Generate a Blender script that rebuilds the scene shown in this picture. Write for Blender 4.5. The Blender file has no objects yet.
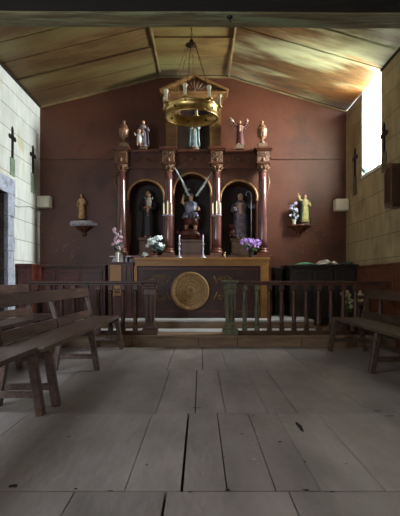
import bpy, bmesh, math, random
from mathutils import Vector, Matrix
random.seed(7)
PI = math.pi
S = bpy.context.scene
COL = S.collection
H, FPX, VX, VY = 0.97, 480.0, 200.0, 281.0

def P(px, py, Y):
    return Vector(((px-VX)*Y/FPX, Y, H+(VY-py)*Y/FPX))

# ------------------------------------------------------------------ materials
def lin(c):
    return tuple(((v/255)/12.92 if v/255 <= .04045 else ((v/255+.055)/1.055)**2.4) for v in c)

def mat(name, c1, c2=None, rough=.6, scale=4, stretch=(1, 1, 1), metal=0, bump=.15, bscale=None, detail=6,
        c3=None, s3=1.5, t3=(.55, .7), grime=0, spec=.4, coat=0):
    m = bpy.data.materials.new(name); m.use_nodes = True
    nt = m.node_tree; N = nt.nodes; L = nt.links
    b = N['Principled BSDF']
    tc = N.new('ShaderNodeTexCoord'); mp = N.new('ShaderNodeMapping')
    mp.inputs['Scale'].default_value = stretch
    L.new(tc.outputs['Object'], mp.inputs['Vector'])
    nz = N.new('ShaderNodeTexNoise'); nz.inputs['Scale'].default_value = scale
    nz.inputs['Detail'].default_value = detail; nz.inputs['Roughness'].default_value = .6
    L.new(mp.outputs[0], nz.inputs['Vector'])
    cr = N.new('ShaderNodeValToRGB')
    c2 = c2 or tuple(v*.7 for v in c1)
    cr.color_ramp.elements[0].position = .35; cr.color_ramp.elements[1].position = .65
    cr.color_ramp.elements[0].color = (*lin(c2), 1); cr.color_ramp.elements[1].color = (*lin(c1), 1)
    L.new(nz.outputs[0], cr.inputs[0]); out = cr.outputs[0]
    if c3:
        n3 = N.new('ShaderNodeTexNoise'); n3.inputs['Scale'].default_value = s3; n3.inputs['Detail'].default_value = 8
        n3.inputs['Roughness'].default_value = .65
        L.new(mp.outputs[0], n3.inputs['Vector'])
        r3 = N.new('ShaderNodeMapRange'); r3.inputs[1].default_value = t3[0]; r3.inputs[2].default_value = t3[1]
        L.new(n3.outputs[0], r3.inputs[0])
        mx = N.new('ShaderNodeMix'); mx.data_type = 'RGBA'
        L.new(r3.outputs[0], mx.inputs[0]); L.new(out, mx.inputs[6]); mx.inputs[7].default_value = (*lin(c3), 1)
        out = mx.outputs[2]
    L.new(out, b.inputs['Base Color'])
    b.inputs['Roughness'].default_value = rough; b.inputs['Metallic'].default_value = metal
    b.inputs['Specular IOR Level'].default_value = spec
    b.inputs['Coat Weight'].default_value = coat
    if bump:
        nb = N.new('ShaderNodeTexNoise'); nb.inputs['Scale'].default_value = bscale or scale*4; nb.inputs['Detail'].default_value = 4
        L.new(mp.outputs[0], nb.inputs['Vector'])
        bp = N.new('ShaderNodeBump'); bp.inputs['Strength'].default_value = bump; bp.inputs['Distance'].default_value = .02
        L.new(nb.outputs[0], bp.inputs['Height']); L.new(bp.outputs[0], b.inputs['Normal'])
    return m

def attr_mat(name, c_dark, c_light, rough=.7, scale=3, stretch=(1, 1, 1), stain=None, sstretch=(1, 1, 1), s3=1.2, t3=(.5, .7),
             stain2=None, s4=.9, t4=(.55, .7), bump=.2):
    """like mat() but the tone of every board / block comes from the 'tone' attribute"""
    m = mat(name, c_light, c_dark, rough, scale, stretch, bump=bump)
    nt = m.node_tree; N = nt.nodes; L = nt.links
    b = N['Principled BSDF']; cur = b.inputs['Base Color'].links[0].from_socket
    tc = [n for n in N if n.type == 'TEX_COORD'][0]
    def layer(cur, col, sc, t, st):
        mp = N.new('ShaderNodeMapping'); mp.inputs['Scale'].default_value = st
        L.new(tc.outputs['Object'], mp.inputs['Vector'])
        n3 = N.new('ShaderNodeTexNoise'); n3.inputs['Scale'].default_value = sc; n3.inputs['Detail'].default_value = 8
        n3.inputs['Distortion'].default_value = .15
        L.new(mp.outputs[0], n3.inputs['Vector'])
        r3 = N.new('ShaderNodeMapRange'); r3.inputs[1].default_value = t[0]; r3.inputs[2].default_value = t[1]
        L.new(n3.outputs[0], r3.inputs[0])
        mx = N.new('ShaderNodeMix'); mx.data_type = 'RGBA'
        L.new(r3.outputs[0], mx.inputs[0]); L.new(cur, mx.inputs[6]); mx.inputs[7].default_value = (*lin(col), 1)
        return mx.outputs[2]
    if stain: cur = layer(cur, stain, s3, t3, sstretch)
    if stain2: cur = layer(cur, stain2, s4, t4, sstretch)
    at = N.new('ShaderNodeAttribute'); at.attribute_name = 'tone'
    mu = N.new('ShaderNodeMix'); mu.data_type = 'RGBA'; mu.blend_type = 'MULTIPLY'; mu.inputs[0].default_value = 1
    L.new(cur, mu.inputs[6]); L.new(at.outputs['Color'], mu.inputs[7])
    L.new(mu.outputs[2], b.inputs['Base Color'])
    return m

def glass_mat(name, tint=(.9, .95, 1), rough=.05):
    m = bpy.data.materials.new(name); m.use_nodes = True
    b = m.node_tree.nodes['Principled BSDF']
    b.inputs['Base Color'].default_value = (*tint, 1); b.inputs['Transmission Weight'].default_value = 1
    b.inputs['Roughness'].default_value = rough; b.inputs['IOR'].default_value = 1.3
    return m

M = {}
M['floor'] = attr_mat('worn_floor_boards', (122, 112, 106), (143, 132, 126), .45, 3, (1.5, .5, 1), stain=(104, 98, 92), sstretch=(1, .5, 1), s3=2.5, t3=(.5, .78),
                      stain2=(176, 172, 168), s4=5, t4=(.68, .8), bump=.35)
M['gap'] = mat('floor_gap_dirt', (16, 13, 11), (8, 7, 6), .9)
M['ceil'] = attr_mat('stained_ceiling_boards', (90, 64, 36), (120, 92, 54), .5, 5, (.5, 3, 1), stain=(84, 60, 32), sstretch=(.45, 1.3, 1), s3=.9, t3=(.44, .66),
                     stain2=(122, 108, 66), s4=1.1, t4=(.5, .72), bump=.3)
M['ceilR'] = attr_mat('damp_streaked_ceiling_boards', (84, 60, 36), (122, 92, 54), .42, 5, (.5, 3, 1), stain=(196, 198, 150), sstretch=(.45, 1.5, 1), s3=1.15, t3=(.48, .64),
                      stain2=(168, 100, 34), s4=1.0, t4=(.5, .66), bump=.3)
M['batten'] = mat('pale_batten', (140, 118, 78), (112, 90, 56), .6)
M['backwall'] = mat('red_brown_plaster', (96, 53, 33), (82, 44, 28), .48, 1.2, c3=(62, 34, 21), s3=1.7, t3=(.52, .72), bump=.12, bscale=9)
M['peel'] = mat('bare_plaster', (150, 118, 92), (120, 90, 70), .8, 20)
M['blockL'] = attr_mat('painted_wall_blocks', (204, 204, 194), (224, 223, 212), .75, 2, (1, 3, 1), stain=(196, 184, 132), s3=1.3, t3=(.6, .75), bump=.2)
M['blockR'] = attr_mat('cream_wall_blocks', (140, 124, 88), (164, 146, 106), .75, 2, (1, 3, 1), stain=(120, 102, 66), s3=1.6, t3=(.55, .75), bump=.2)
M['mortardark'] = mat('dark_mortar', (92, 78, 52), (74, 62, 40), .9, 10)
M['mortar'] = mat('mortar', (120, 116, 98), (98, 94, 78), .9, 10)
M['stone'] = attr_mat('grey_granite', (160, 164, 176), (190, 194, 208), .85, 25, stain=(128, 130, 138), s3=6, t3=(.5, .7), bump=.6)
M['brickgrey'] = attr_mat('shaded_grey_brick', (84, 80, 78), (112, 108, 106), .85, 25, stain=(66, 62, 60), s3=6, t3=(.5, .7), bump=.6)  # grey brick of the door reveal, its shade put into the colour
M['stonedark'] = mat('grey_stone_joint', (74, 72, 72), (56, 54, 54), .9, 20)
M['beam'] = mat('old_beam_lit', (128, 118, 84), (88, 78, 54), .7, 6, (.3, 3, 3), c3=(138, 156, 118), s3=3, t3=(.5, .75), bump=.5)  # lighter greenish tone paints the light thrown up on the underside
M['beamdark'] = mat('shaded_beam_dark_trim', (30, 24, 18), (18, 14, 10), .8, 6, (.3, 3, 3))  # paints shade on the beam's near face; also the dark eaves trim
M['retable'] = mat('altarpiece_wood', (100, 54, 30), (70, 36, 20), .4, 5, (1, 1, .4), c3=(124, 80, 42), s3=6, t3=(.6, .8), bump=.12, coat=.15)
M['retabledk'] = mat('altarpiece_dark_wood', (98, 56, 32), (66, 36, 20), .5, 5, (1, 1, .4))
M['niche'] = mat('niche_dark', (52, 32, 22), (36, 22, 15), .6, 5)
M['column'] = mat('marbled_column', (102, 66, 60), (78, 46, 42), .2, 9, (1, 1, .5), c3=(122, 88, 84), s3=7, t3=(.6, .8), bump=.05, coat=.4)
M['carved'] = mat('gilded_carving', (126, 90, 60), (84, 54, 36), .4, 22, bump=.9, bscale=45, metal=.15)
M['ochre'] = mat('ochre_moulding', (136, 98, 54), (104, 70, 38), .45, 8, (.4, 1, 1), bump=.1)
M['archochre'] = mat('pale_arch_moulding', (176, 132, 84), (146, 104, 62), .4, 8)
M['altarochre'] = mat('ochre_altar_wood', (168, 118, 58), (140, 94, 44), .45, 7, (.3, 1, 1), bump=.15)
M['altardark'] = mat('altar_front_dark', (66, 33, 20), (44, 21, 13), .5, 8)
M['gold'] = mat('old_gilt', (150, 116, 68), (100, 70, 38), .4, 12, metal=.3, bump=.2)
M['medal'] = mat('straw_gold', (150, 116, 72), (128, 94, 56), .6, 30, bump=.2, bscale=60, metal=.1)
M['brass'] = mat('brass', (216, 186, 120), (172, 140, 80), .33, 6, metal=.95, bump=.1, bscale=20)
M['brassdk'] = mat('tarnished_brass', (92, 66, 34), (60, 40, 22), .4, 10, metal=.7)
M['candle'] = mat('candle_wax', (226, 212, 178), (206, 190, 152), .5, 8, bump=.05)
M['silver'] = mat('silver', (190, 194, 206), (150, 154, 166), .25, 10, metal=.4)
M['bench'] = mat('bench_wood', (100, 78, 68), (64, 47, 40), .32, 5, (6, .5, 6), bump=.25, coat=.12)
M['benchR'] = mat('dark_bench_wood', (74, 56, 40), (46, 32, 22), .42, 5, (6, .5, 6), bump=.25)
M['rail'] = mat('rail_wood', (80, 46, 30), (52, 29, 19), .45, 6, (2, 2, .6), bump=.2)
M['railgreen'] = mat('worn_green_paint', (98, 98, 68), (66, 54, 36), .55, 8, (2, 2, .6), bump=.3)
M['step'] = mat('step_board', (128, 100, 74), (98, 76, 56), .6, 5, (.5, 3, 3), bump=.3)
M['steptop'] = mat('lit_pale_step_top', (176, 172, 168), (140, 136, 132), .4, 6, (.5, 2, 2))  # pale tone paints the light on the step edges; also pale floor flecks
M['redwood'] = mat('red_brown_wood', (92, 42, 28), (64, 28, 20), .45, 5, (.6, 1, 2), bump=.15)
M['darkwood'] = mat('near_black_wood', (36, 26, 20), (24, 17, 13), .45, 6, (.6, 1, 2), bump=.15)
M['wains'] = mat('orange_brown_panelling', (108, 62, 34), (82, 44, 24), .5, 5, (1, 1, 3), bump=.15)
M['plastic'] = mat('cream_plastic', (204, 194, 172), (192, 182, 160), .5, 3, bump=.02)
M['iron'] = mat('black_iron', (34, 32, 32), (22, 21, 21), .5, 10, metal=.3)
M['plaque'] = mat('green_plaque', (140, 154, 130), (104, 118, 96), .5, 14)
M['plaqueR'] = mat('dull_plaque', (98, 92, 66), (74, 68, 48), .5, 14)
M['shrine'] = mat('varnished_box', (68, 42, 30), (44, 26, 18), .3, 6, (1, 1, .4), coat=.3)
M['clothgreen'] = mat('green_cloth', (74, 116, 84), (50, 88, 62), .9, 10)
M['clothwhite'] = mat('white_cloth', (206, 198, 184), (176, 166, 152), .9, 10)
M['skin'] = mat('painted_skin', (206, 164, 132), (186, 140, 110), .5, 10, bump=.02)
M['hair'] = mat('painted_brown_hair', (66, 44, 30), (46, 30, 20), .6, 30)
M['robeblack'] = mat('black_habit', (46, 36, 38), (30, 24, 26), .5, 8)
M['robegrey'] = mat('grey_violet_robe', (136, 124, 134), (72, 62, 70), .45, 12)
M['robeblue'] = mat('pale_blue_robe', (146, 160, 156), (96, 108, 108), .5, 12)
M['robewhite'] = mat('white_robe', (220, 214, 200), (184, 176, 160), .5, 12)
M['robecream'] = mat('cream_gold_robe', (194, 158, 106), (150, 108, 66), .5, 14)
M['robeyellow'] = mat('yellow_robe', (196, 184, 112), (150, 140, 80), .5, 14)
M['robeteal'] = mat('teal_cloak', (64, 108, 104), (42, 74, 74), .5, 14)
M['robered'] = mat('dark_red_robe', (92, 42, 34), (60, 26, 22), .5, 14)
M['armour'] = mat('blue_grey_armour', (158, 162, 182), (88, 88, 104), .32, 16, metal=.25)
M['beast'] = mat('dark_red_beast', (96, 44, 32), (52, 26, 20), .5, 14)
M['statuebase'] = mat('statue_base', (112, 88, 66), (80, 60, 44), .6, 14)
M['urn'] = mat('bronze_urn', (156, 116, 84), (104, 70, 50), .35, 10, metal=.2, bump=.3)
M['shelfgrey'] = mat('grey_painted_shelf', (208, 200, 206), (150, 140, 146), .5, 18, bump=.4)
M['leaf'] = mat('leaf', (70, 92, 52), (44, 62, 34), .6, 12)
M['leafblue'] = mat('blue_green_leaf', (60, 92, 88), (36, 60, 58), .6, 12)
M['petalwhite'] = mat('white_petals', (244, 250, 250), (196, 212, 212), .6, 14)
M['petalpink'] = mat('pink_petals', (232, 200, 214), (184, 132, 154), .6, 14)
M['petalpurple'] = mat('purple_petals', (188, 150, 214), (120, 76, 160), .6, 14)
M['petallilac'] = mat('lilac_white_petals', (214, 208, 228), (168, 158, 196), .6, 14)
M['petalcream'] = mat('cream_petals', (200, 188, 150), (160, 146, 108), .7, 14)
M['glass'] = glass_mat('clear_glass')
def pane_mat(name):
    m = bpy.data.materials.new(name); m.use_nodes = True; nt = m.node_tree; nt.nodes.clear()
    o = nt.nodes.new('ShaderNodeOutputMaterial'); a = nt.nodes.new('ShaderNodeBsdfTransparent'); g = nt.nodes.new('ShaderNodeBsdfGlossy'); x = nt.nodes.new('ShaderNodeMixShader')
    g.inputs['Roughness'].default_value = .1; a.inputs[0].default_value = (.97, .985, .98, 1); x.inputs[0].default_value = .06
    nt.links.new(a.outputs[0], x.inputs[1]); nt.links.new(g.outputs[0], x.inputs[2]); nt.links.new(x.outputs[0], o.inputs[0]); return m
M['pane'] = pane_mat('thin_window_glass')
M['outstone'] = mat('pale_reveal', (232, 228, 214), (214, 210, 194), .8, 6)
M['porcelain'] = mat('cream_ceramic', (216, 208, 190), (190, 180, 160), .3, 8)
M['cable'] = mat('grey_cable', (150, 148, 140), (130, 128, 120), .6, 8)

# ------------------------------------------------------------------ mesh helpers
def box(bm, x0, x1, y0, y1, z0, z1, mi=0, bev=0):
    vs = [bm.verts.new((x, y, z)) for z in (z0, z1) for y in (y0, y1) for x in (x0, x1)]
    F = [(0, 2, 3, 1), (4, 5, 7, 6), (0, 1, 5, 4), (2, 6, 7, 3), (0, 4, 6, 2), (1, 3, 7, 5)]
    fs = [bm.faces.new([vs[i] for i in f]) for f in F]
    for f in fs: f.material_index = mi
    if bev:
        es = list({e for f in fs for e in f.edges})
        r = bmesh.ops.bevel(bm, geom=es, offset=bev, segments=2, affect='EDGES', profile=.6)
        for f in r['faces']: f.material_index = mi
    return vs

def obox(bm, c, size, rot=None, mi=0, bev=0):
    sx, sy, sz = [v/2 for v in size]
    vs = box(bm, -sx, sx, -sy, sy, -sz, sz, mi, 0)
    fs = {f for v in vs for f in v.link_faces}
    M4 = Matrix.Translation(Vector(c)) @ (rot.to_4x4() if rot is not None else Matrix.Identity(4))
    for v in vs: v.co = M4 @ v.co
    if bev:
        es = list({e for f in fs for e in f.edges})
        r = bmesh.ops.bevel(bm, geom=es, offset=bev, segments=1, affect='EDGES')
        for f in r['faces']: f.material_index = mi

def beam(bm, a, b, w, d, up=(0, 0, 1), mi=0, bev=0):
    """rectangular bar from a to b; w across, d in the 'up' direction"""
    a, b = Vector(a), Vector(b); z = (b-a).normalized(); u = Vector(up)
    x = u.cross(z)
    if x.length < 1e-4: x = Vector((1, 0, 0)).cross(z)
    x.normalize(); y = z.cross(x)
    R = Matrix((x, y, z)).transposed()
    obox(bm, (a+b)/2, (w, d, (b-a).length), R, mi, bev)

def tube(bm, pts, rad, n=8, cap=True, mi=0, flat=None):
    pts = [Vector(p) for p in pts]
    if not isinstance(rad, (list, tuple)): rad = [rad]*len(pts)
    rings = []; px = None
    for i, p in enumerate(pts):
        t = (pts[min(i+1, len(pts)-1)]-pts[max(i-1, 0)]).normalized()
        if px is None:
            px = t.cross(Vector((0, 0, 1)))
            if px.length < .05: px = t.cross(Vector((0, 1, 0)))
        px = (px - t*px.dot(t)).normalized(); py = t.cross(px)
        ring = []
        for k in range(n):
            a = 2*PI*k/n; ry = rad[i]*(flat or 1)
            ring.append(bm.verts.new(p + px*math.cos(a)*rad[i] + py*math.sin(a)*ry))
        rings.append(ring)
    for r0, r1 in zip(rings, rings[1:]):
        for k in range(n):
            f = bm.faces.new((r0[k], r0[(k+1) % n], r1[(k+1) % n], r1[k])); f.smooth = True; f.material_index = mi
    if cap:
        for r in (rings[0][::-1], rings[-1]):
            f = bm.faces.new(r); f.material_index = mi

def lathe(bm, prof, c=(0, 0, 0), n=20, mi=0, axis='Z', sx=1, sy=1, smooth=True, a0=0, a1=2*PI, cap=True):
    c = Vector(c); rings = []; full = abs(a1-a0-2*PI) < 1e-6
    m = n if full else n+1
    for r, z in prof:
        ring = []
        for k in range(m):
            a = a0+(a1-a0)*k/n; x, y = r*math.cos(a)*sx, r*math.sin(a)*sy
            v = Vector((x, y, z)) if axis == 'Z' else Vector((x, z, y))
            ring.append(bm.verts.new(c+v))
        rings.append(ring)
    for r0, r1 in zip(rings, rings[1:]):
        for k in range(n if full else n):
            q = (k+1) % m
            try:
                f = bm.faces.new((r0[k], r0[q], r1[q], r1[k])); f.smooth = smooth; f.material_index = mi
            except ValueError: pass
    if full and cap:
        for r in (rings[0][::-1], rings[-1]):
            if (r[0].co-r[1].co).length > 1e-4:
                f = bm.faces.new(r); f.material_index = mi
    return rings

def ell(bm, c, r, n=10, m=6, mi=0, rot=None):
    if not isinstance(r, (tuple, list)): r = (r, r, r)
    res = bmesh.ops.create_uvsphere(bm, u_segments=n, v_segments=m, radius=1)
    c = Vector(c)
    for v in res['verts']:
        p = Vector((v.co.x*r[0], v.co.y*r[1], v.co.z*r[2]))
        if rot is not None: p = rot @ p
        v.co = c+p
    for f in {f for v in res['verts'] for f in v.link_faces}: f.smooth = True; f.material_index = mi

def obj(name, bm, mats, parent=None, **props):
    me = bpy.data.meshes.new(name)
    bmesh.ops.recalc_face_normals(bm, faces=bm.faces)
    bm.to_mesh(me); bm.free()
    if not isinstance(mats, (list, tuple)): mats = [mats]
    for m in mats: me.materials.append(M[m] if isinstance(m, str) else m)
    o = bpy.data.objects.new(name, me); COL.objects.link(o)
    if parent is not None: o.parent = parent
    for k, v in props.items(): o[k] = v
    return o

def thing(name, label, cat, loc=(0, 0, 0), rz=0, group=None):
    o = bpy.data.objects.new(name, None); COL.objects.link(o)
    o.location = loc; o.rotation_euler = (0, 0, rz); o['label'] = label; o['category'] = cat
    o.empty_display_size = .1
    if group: o['group'] = group
    return o

def dup(root, loc, rz=None, label=None, group=None):
    r = root.copy(); COL.objects.link(r); r.location = loc
    if rz is not None: r.rotation_euler = (0, 0, rz)
    if label: r['label'] = label
    if group: r['group'] = group
    for ch in list(root.children):
        c = ch.copy(); COL.objects.link(c); c.parent = r
        for g in ch.children:
            d = g.copy(); COL.objects.link(d); d.parent = c
    return r

B = bmesh.new
def struct(o): o['kind'] = 'structure'; return o

def tone_blocks(bm, tones, me_name): pass

def set_tone(o, tones):
    """tones: list of per-face values"""
    me = o.data
    at = me.attributes.new('tone', 'FLOAT_COLOR', 'FACE')
    for i, t in enumerate(tones):
        at.data[i].color = (t[0], t[1], t[2], 1) if isinstance(t, tuple) else (t, t, t, 1)

# ------------------------------------------------------------------ room geometry
XL, XR, YB, YF = -3.2, 2.92, 9.6, -2.6
ZE_L, ZE_R, ZT = 4.45, 4.36, 5.05
XA, XB = -.79, .57           # battens where the ceiling breaks

# ---- floor: wide worn boards over dark gaps
bm = B(); tones = []
def fbox(x0, x1, y0, y1, t, z=0):
    n0 = len(bm.faces); box(bm, x0, x1, y0, y1, -.05, z, 0)
    tones.extend([t]*(len(bm.faces)-n0))
rows = [(-2.6, -.6, [-2.1, -1.3, -.5, .4, 1.2, 2.1]), (-.6, .85, [-2.4, -1.5, -.7, .05, .9, 1.7]),
        (.85, 2.217, [(-2.4,), (-1.3,), (-.577, .006), (-.157, .012), (.41, .007), (1.05, .004), (1.9,)]),
        (2.217, 3.527, [(-2.2,), (-1.25, .003), (-.35, .004), (-.085, .014), (.126, .007), (.352, .006), (.56, .003), (.86, .005), (1.45, .003), (2.2,)]),
        (3.527, 5.23, [(-2.4,), (-1.3, .003), (-.325, .005), (-.035, .009), (.19, .005), (.5, .004), (.72, .008), (1.25, .003), (1.9,)]),
        (5.23, 7.05, [(-2.2,), (-1.0, .003), (-.36, .007), (.03, .009), (.3, .004), (.75, .004), (1.2, .004), (1.7,), (2.3,)]),
        (7.05, 9.6, [(-2.,), (-1.,), (0,), (1.,), (2.,)])]
gw = {-.6: .006, .85: .006, 2.217: .011, 3.527: .007, 5.23: .005, 7.05: .004}
for y0, y1, seams in rows:
    xs = [(XL, 0)]+[(s if isinstance(s, tuple) and len(s) > 1 else ((s[0] if isinstance(s, tuple) else s), .004)) for s in seams]+[(XR, 0)]
    g0 = gw.get(y0, 0)/2; g1 = gw.get(y1, 0)/2
    for (a, ga), (b_, gb) in zip(xs, xs[1:]):
        t = random.uniform(.86, 1.08)
        fbox(a+ga/2, b_-gb/2, y0+g0, y1-g1, t, random.uniform(-.003, .0))
n0 = len(bm.faces); box(bm, XL, XR, YF, YB, -.12, -.045, 1); tones.extend([1]*(len(bm.faces)-n0))
# chipped corners and worn holes in the boards (dark flat patches sunk against the surface)
def chip(bm, px, py, rx, ry, n=9):
    Y = H*FPX/(py-VY); c = P(px, py, Y)
    vs = []
    for k in range(n):
        a = 2*PI*k/n; q = random.uniform(.6, 1.15)
        vs.append(bm.verts.new((c.x+rx*q*math.cos(a), Y+ry*q*math.sin(a), .0012)))
    f = bm.faces.new(vs); f.material_index = 1
for px, py, rx, ry in [(196, 408, .045, .012), (13, 486, .03, .03), (299, 426, .02, .12), (242, 434, .012, .012), (225, 458, .006, .006), (208, 458, .006, .006),
                       (253, 416, .015, .008), (378, 411, .04, .01), (390, 416, .05, .01), (69, 437, .01, .01), (280, 442, .012, .012), (228, 490, .012, .01),
                       (147, 465, .008, .008), (110, 491, .02, .006), (76, 489, .012, .008), (306, 490, .02, .012), (256, 445, .006, .006), (190, 492, .012, .006),
                       (305, 462, .008, .008), (346, 464, .008, .008), (262, 438, .006, .006), (174, 371, .02, .01), (332, 492, .02, .008)]:
    n0 = len(bm.faces); chip(bm, px, py, rx, ry); tones.extend([1]*(len(bm.faces)-n0))
for px, py, r in [(257, 434, .009), (259, 441, .008), (254, 459, .011), (258, 464, .008), (262, 455, .006), (246, 441, .005), (33, 437, .006), (60, 453, .008)]:
    n0 = len(bm.faces); chip(bm, px, py, r, r); 
    bm.faces.ensure_lookup_table(); bm.faces[-1].material_index = 2; tones.append(1)
o = struct(obj('floor', bm, ['floor', 'gap', 'steptop'])); set_tone(o, tones)

# ---- walls made of blocks around openings
def block_wall(name, x, side, matname, courses, length, opening, reveal, zf):
    """wall along Y at x. side=+1: interior towards +x. opening=(y0,y1,z0,z1) or None"""
    bm = B(); tones = []
    th = .10
    def bb(y0, y1, z0, z1, t, mi=0):
        n0 = len(bm.faces)
        xa, xb = (x-side*th, x) if side > 0 else (x, x-side*th)
        if mi == 2: xa, xb = (x-side*.007, x-side*.004) if side > 0 else (x+.004, x+.007)
        if mi == 1: xa, xb = (x-side*.6, x-side*.008) if side > 0 else (x+.008, x+.6)
        box(bm, min(xa, xb), max(xa, xb), y0, y1, z0, z1, mi, 0)
        tones.extend([t]*(len(bm.faces)-n0))
    g = .0045
    for i in range(len(courses)-1):
        z0, z1 = courses[i], courses[i+1]
        y = YB-((i % 2)*length*.5+length*.45)
        edges = [YB]
        while y > YF: edges.append(y); y -= length*random.uniform(.95, 1.05)
        edges.append(YF)
        for b_, a in zip(edges, edges[1:]):
            t = random.uniform(.93, 1.05)
            segs = [(a+.0012, b_-.0012, z0+g, z1-g)]
            if opening:
                oy0, oy1, oz0, oz1 = opening; new = []
                oy0 -= .005; oy1 += .005; oz0 -= .005; oz1 += .005
                for (p, q, r, s) in segs:
                    if q <= oy0 or p >= oy1 or s <= oz0 or r >= oz1: new.append((p, q, r, s)); continue
                    if p < oy0: new.append((p, oy0, r, s))
                    if q > oy1: new.append((oy1, q, r, s))
                    pp, qq = max(p, oy0), min(q, oy1)
                    if r < oz0: new.append((pp, qq, r, oz0))
                    if s > oz1: new.append((pp, qq, oz1, s))
                segs = new
            for s_ in segs:
                if s_[1]-s_[0] > .01 and s_[3]-s_[2] > .01: bb(*s_, t)
    # core behind the blocks
    zt = courses[-1]
    if opening:
        oy0, oy1, oz0, oz1 = opening
        bb(YF, oy0, 0, zt, 1, 2); bb(oy1, YB, 0, zt, 1, 2)
        if oz0 > .01: bb(oy0, oy1, 0, oz0, 1, 2)
        bb(YF, oy0, -.12, zt, 1, 1); bb(oy1, YB, -.12, zt, 1, 1)
        bb(oy0, oy1, -.12, max(oz0, -.002), 1, 1)
        if oz1 < zt-.01: bb(oy0, oy1, oz1, zt, 1, 1)
    else: bb(YF, YB, 0, zt, 1, 1)
    o = struct(obj(name, bm, [matname, reveal, 'mortar' if side > 0 else 'mortardark'])); set_tone(o, tones); return o
ZC = [0, .36, .70, 1.07, 1.335, 1.70, 2.06, 2.42, 2.79, 3.16, 3.52, 3.88, 4.20]
DO = (6.9, 7.96, 0.0, 2.43)     # stone doorway, left
WO = (7.74, 8.65, 2.86, ZE_R)   # tall window, right
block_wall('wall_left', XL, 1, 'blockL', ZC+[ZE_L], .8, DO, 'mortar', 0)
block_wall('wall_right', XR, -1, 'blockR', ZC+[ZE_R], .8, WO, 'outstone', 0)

# ---- back wall and front wall with the ceiling's outline
def gable(name, y, th, mt):
    bm = B()
    prof = [(XL-.6, 0), (XR+.6, 0), (XR+.6, ZE_R-.15), (XR, ZE_R), (XB, ZT), (XA, ZT), (XL, ZE_L), (XL-.6, ZE_L-.15)]
    a = [bm.verts.new((px, y, pz)) for px, pz in prof]; b_ = [bm.verts.new((px, y+th, pz)) for px, pz in prof]
    bm.faces.new(a); bm.faces.new(b_[::-1])
    for i in range(len(a)): bm.faces.new((a[i], a[(i+1) % len(a)], b_[(i+1) % len(a)], b_[i]))
    return struct(obj(name, bm, mt))
wb = gable('wall_back', YB, .3, 'backwall'); gable('wall_front', YF-.3, .3, 'backwall')
# cornice line across the back wall
bm = B(); box(bm, XL, -1.72, YB-.03, YB, 3.40, 3.44, bev=.006); struct(obj('trim_1', bm, 'backwall'))
bm = B(); box(bm, 1.42, XR, YB-.03, YB, 3.40, 3.44, bev=.006); struct(obj('trim_2', bm, 'backwall'))
# peeled plaster flecks on the lower left of the wall
bm = B()
for k in range(46):
    px = random.gauss(62, 9); py = random.gauss(247, 9)
    if random.random() < .25: px = random.gauss(310, 8); py = random.gauss(245, 12)
    if py > 262 or 120 > px > 104 or py < 225: continue
    c = P(px, py, YB); r = random.uniform(.006, .02)
    vs = [bm.verts.new((c.x+r*random.uniform(.4, 1.2)*math.cos(2*PI*i/7), YB-.002, c.z+r*1.3*random.uniform(.4, 1.2)*math.sin(2*PI*i/7))) for i in range(7)]
    bm.faces.new(vs)
struct(obj('trim_3', bm, 'peel'))
# pale strip where the ceiling meets the back wall
bm = B()
for a, b_ in [((XL, ZE_L), (XA, ZT)), ((XA, ZT), (XB, ZT)), ((XB, ZT), (XR, ZE_R))]:
    beam(bm, (a[0], YB-.02, a[1]-.012), (b_[0], YB-.02, b_[1]-.012), .03, .03, up=(0, 1, 0))
struct(obj('trim_4', bm, 'batten'))

# ---- ceiling: wide boards across the room, in three facets
bm = B(); tones = []
def facet(xa, za, xb, zb, ys, mi, tf):
    for y0, y1 in zip(ys, ys[1:]):
        g = .013; z = random.choice((0, .02))+random.uniform(0, .008)
        vs = []
        for zz in (z, .04):
            for (x, zq) in ((xa, za), (xb, zb)):
                for y in (y0+g, y1-g): vs.append(bm.verts.new((x, y, zq+zz)))
        F = [(0, 1, 3, 2), (4, 6, 7, 5), (0, 4, 5, 1), (2, 3, 7, 6), (0, 2, 6, 4), (1, 5, 7, 3)]
        t = tf(y0)
        for f in F:
            q = bm.faces.new([vs[i] for i in f]); q.material_index = mi; tones.append(t)
def steps(a, b_, w):
    r = [a]
    while r[-1]-w*1.2 > b_: r.append(r[-1]-w*random.uniform(.92, 1.08))
    r.append(b_); return r[::-1]
facet(XL-.02, ZE_L, XA, ZT, steps(YB, YF, .62), 0, lambda y: random.uniform(.78, 1.0))
facet(XA, ZT, XB, ZT, steps(YB, YF, .5), 0, lambda y: (lambda t: (t*1.2, t*1.3, t*1.15))(random.uniform(.9, 1.08)))
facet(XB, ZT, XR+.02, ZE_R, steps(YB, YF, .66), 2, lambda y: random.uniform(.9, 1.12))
# solid dark board above the gaps
for xa, za, xb, zb in ((XL-.6, ZE_L-.02, XA, ZT), (XA, ZT, XB, ZT), (XB, ZT, XR+.03, ZE_R)):
    vs = [bm.verts.new((x, y, z+zz)) for zz in (.04, .1) for x, z in ((xa, za), (xb, zb)) for y in (YF-.3, YB+.3)]
    for f in [(0, 1, 3, 2), (4, 6, 7, 5), (0, 4, 5, 1), (2, 3, 7, 6), (0, 2, 6, 4), (1, 5, 7, 3)]:
        q = bm.faces.new([vs[i] for i in f]); q.material_index = 1; tones.append(1)
o = struct(obj('ceiling', bm, ['ceil', 'gap', 'ceilR'])); set_tone(o, tones)
bm = B(); box(bm, XA-.016, XA+.016, YF, YB-.035, ZT-.025, ZT+.005, bev=.004); struct(obj('trim_5', bm, 'batten'))
bm = B(); box(bm, XB-.016, XB+.016, YF, YB-.035, ZT-.025, ZT+.005, bev=.004); struct(obj('trim_6', bm, 'batten'))
bm = B()
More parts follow.
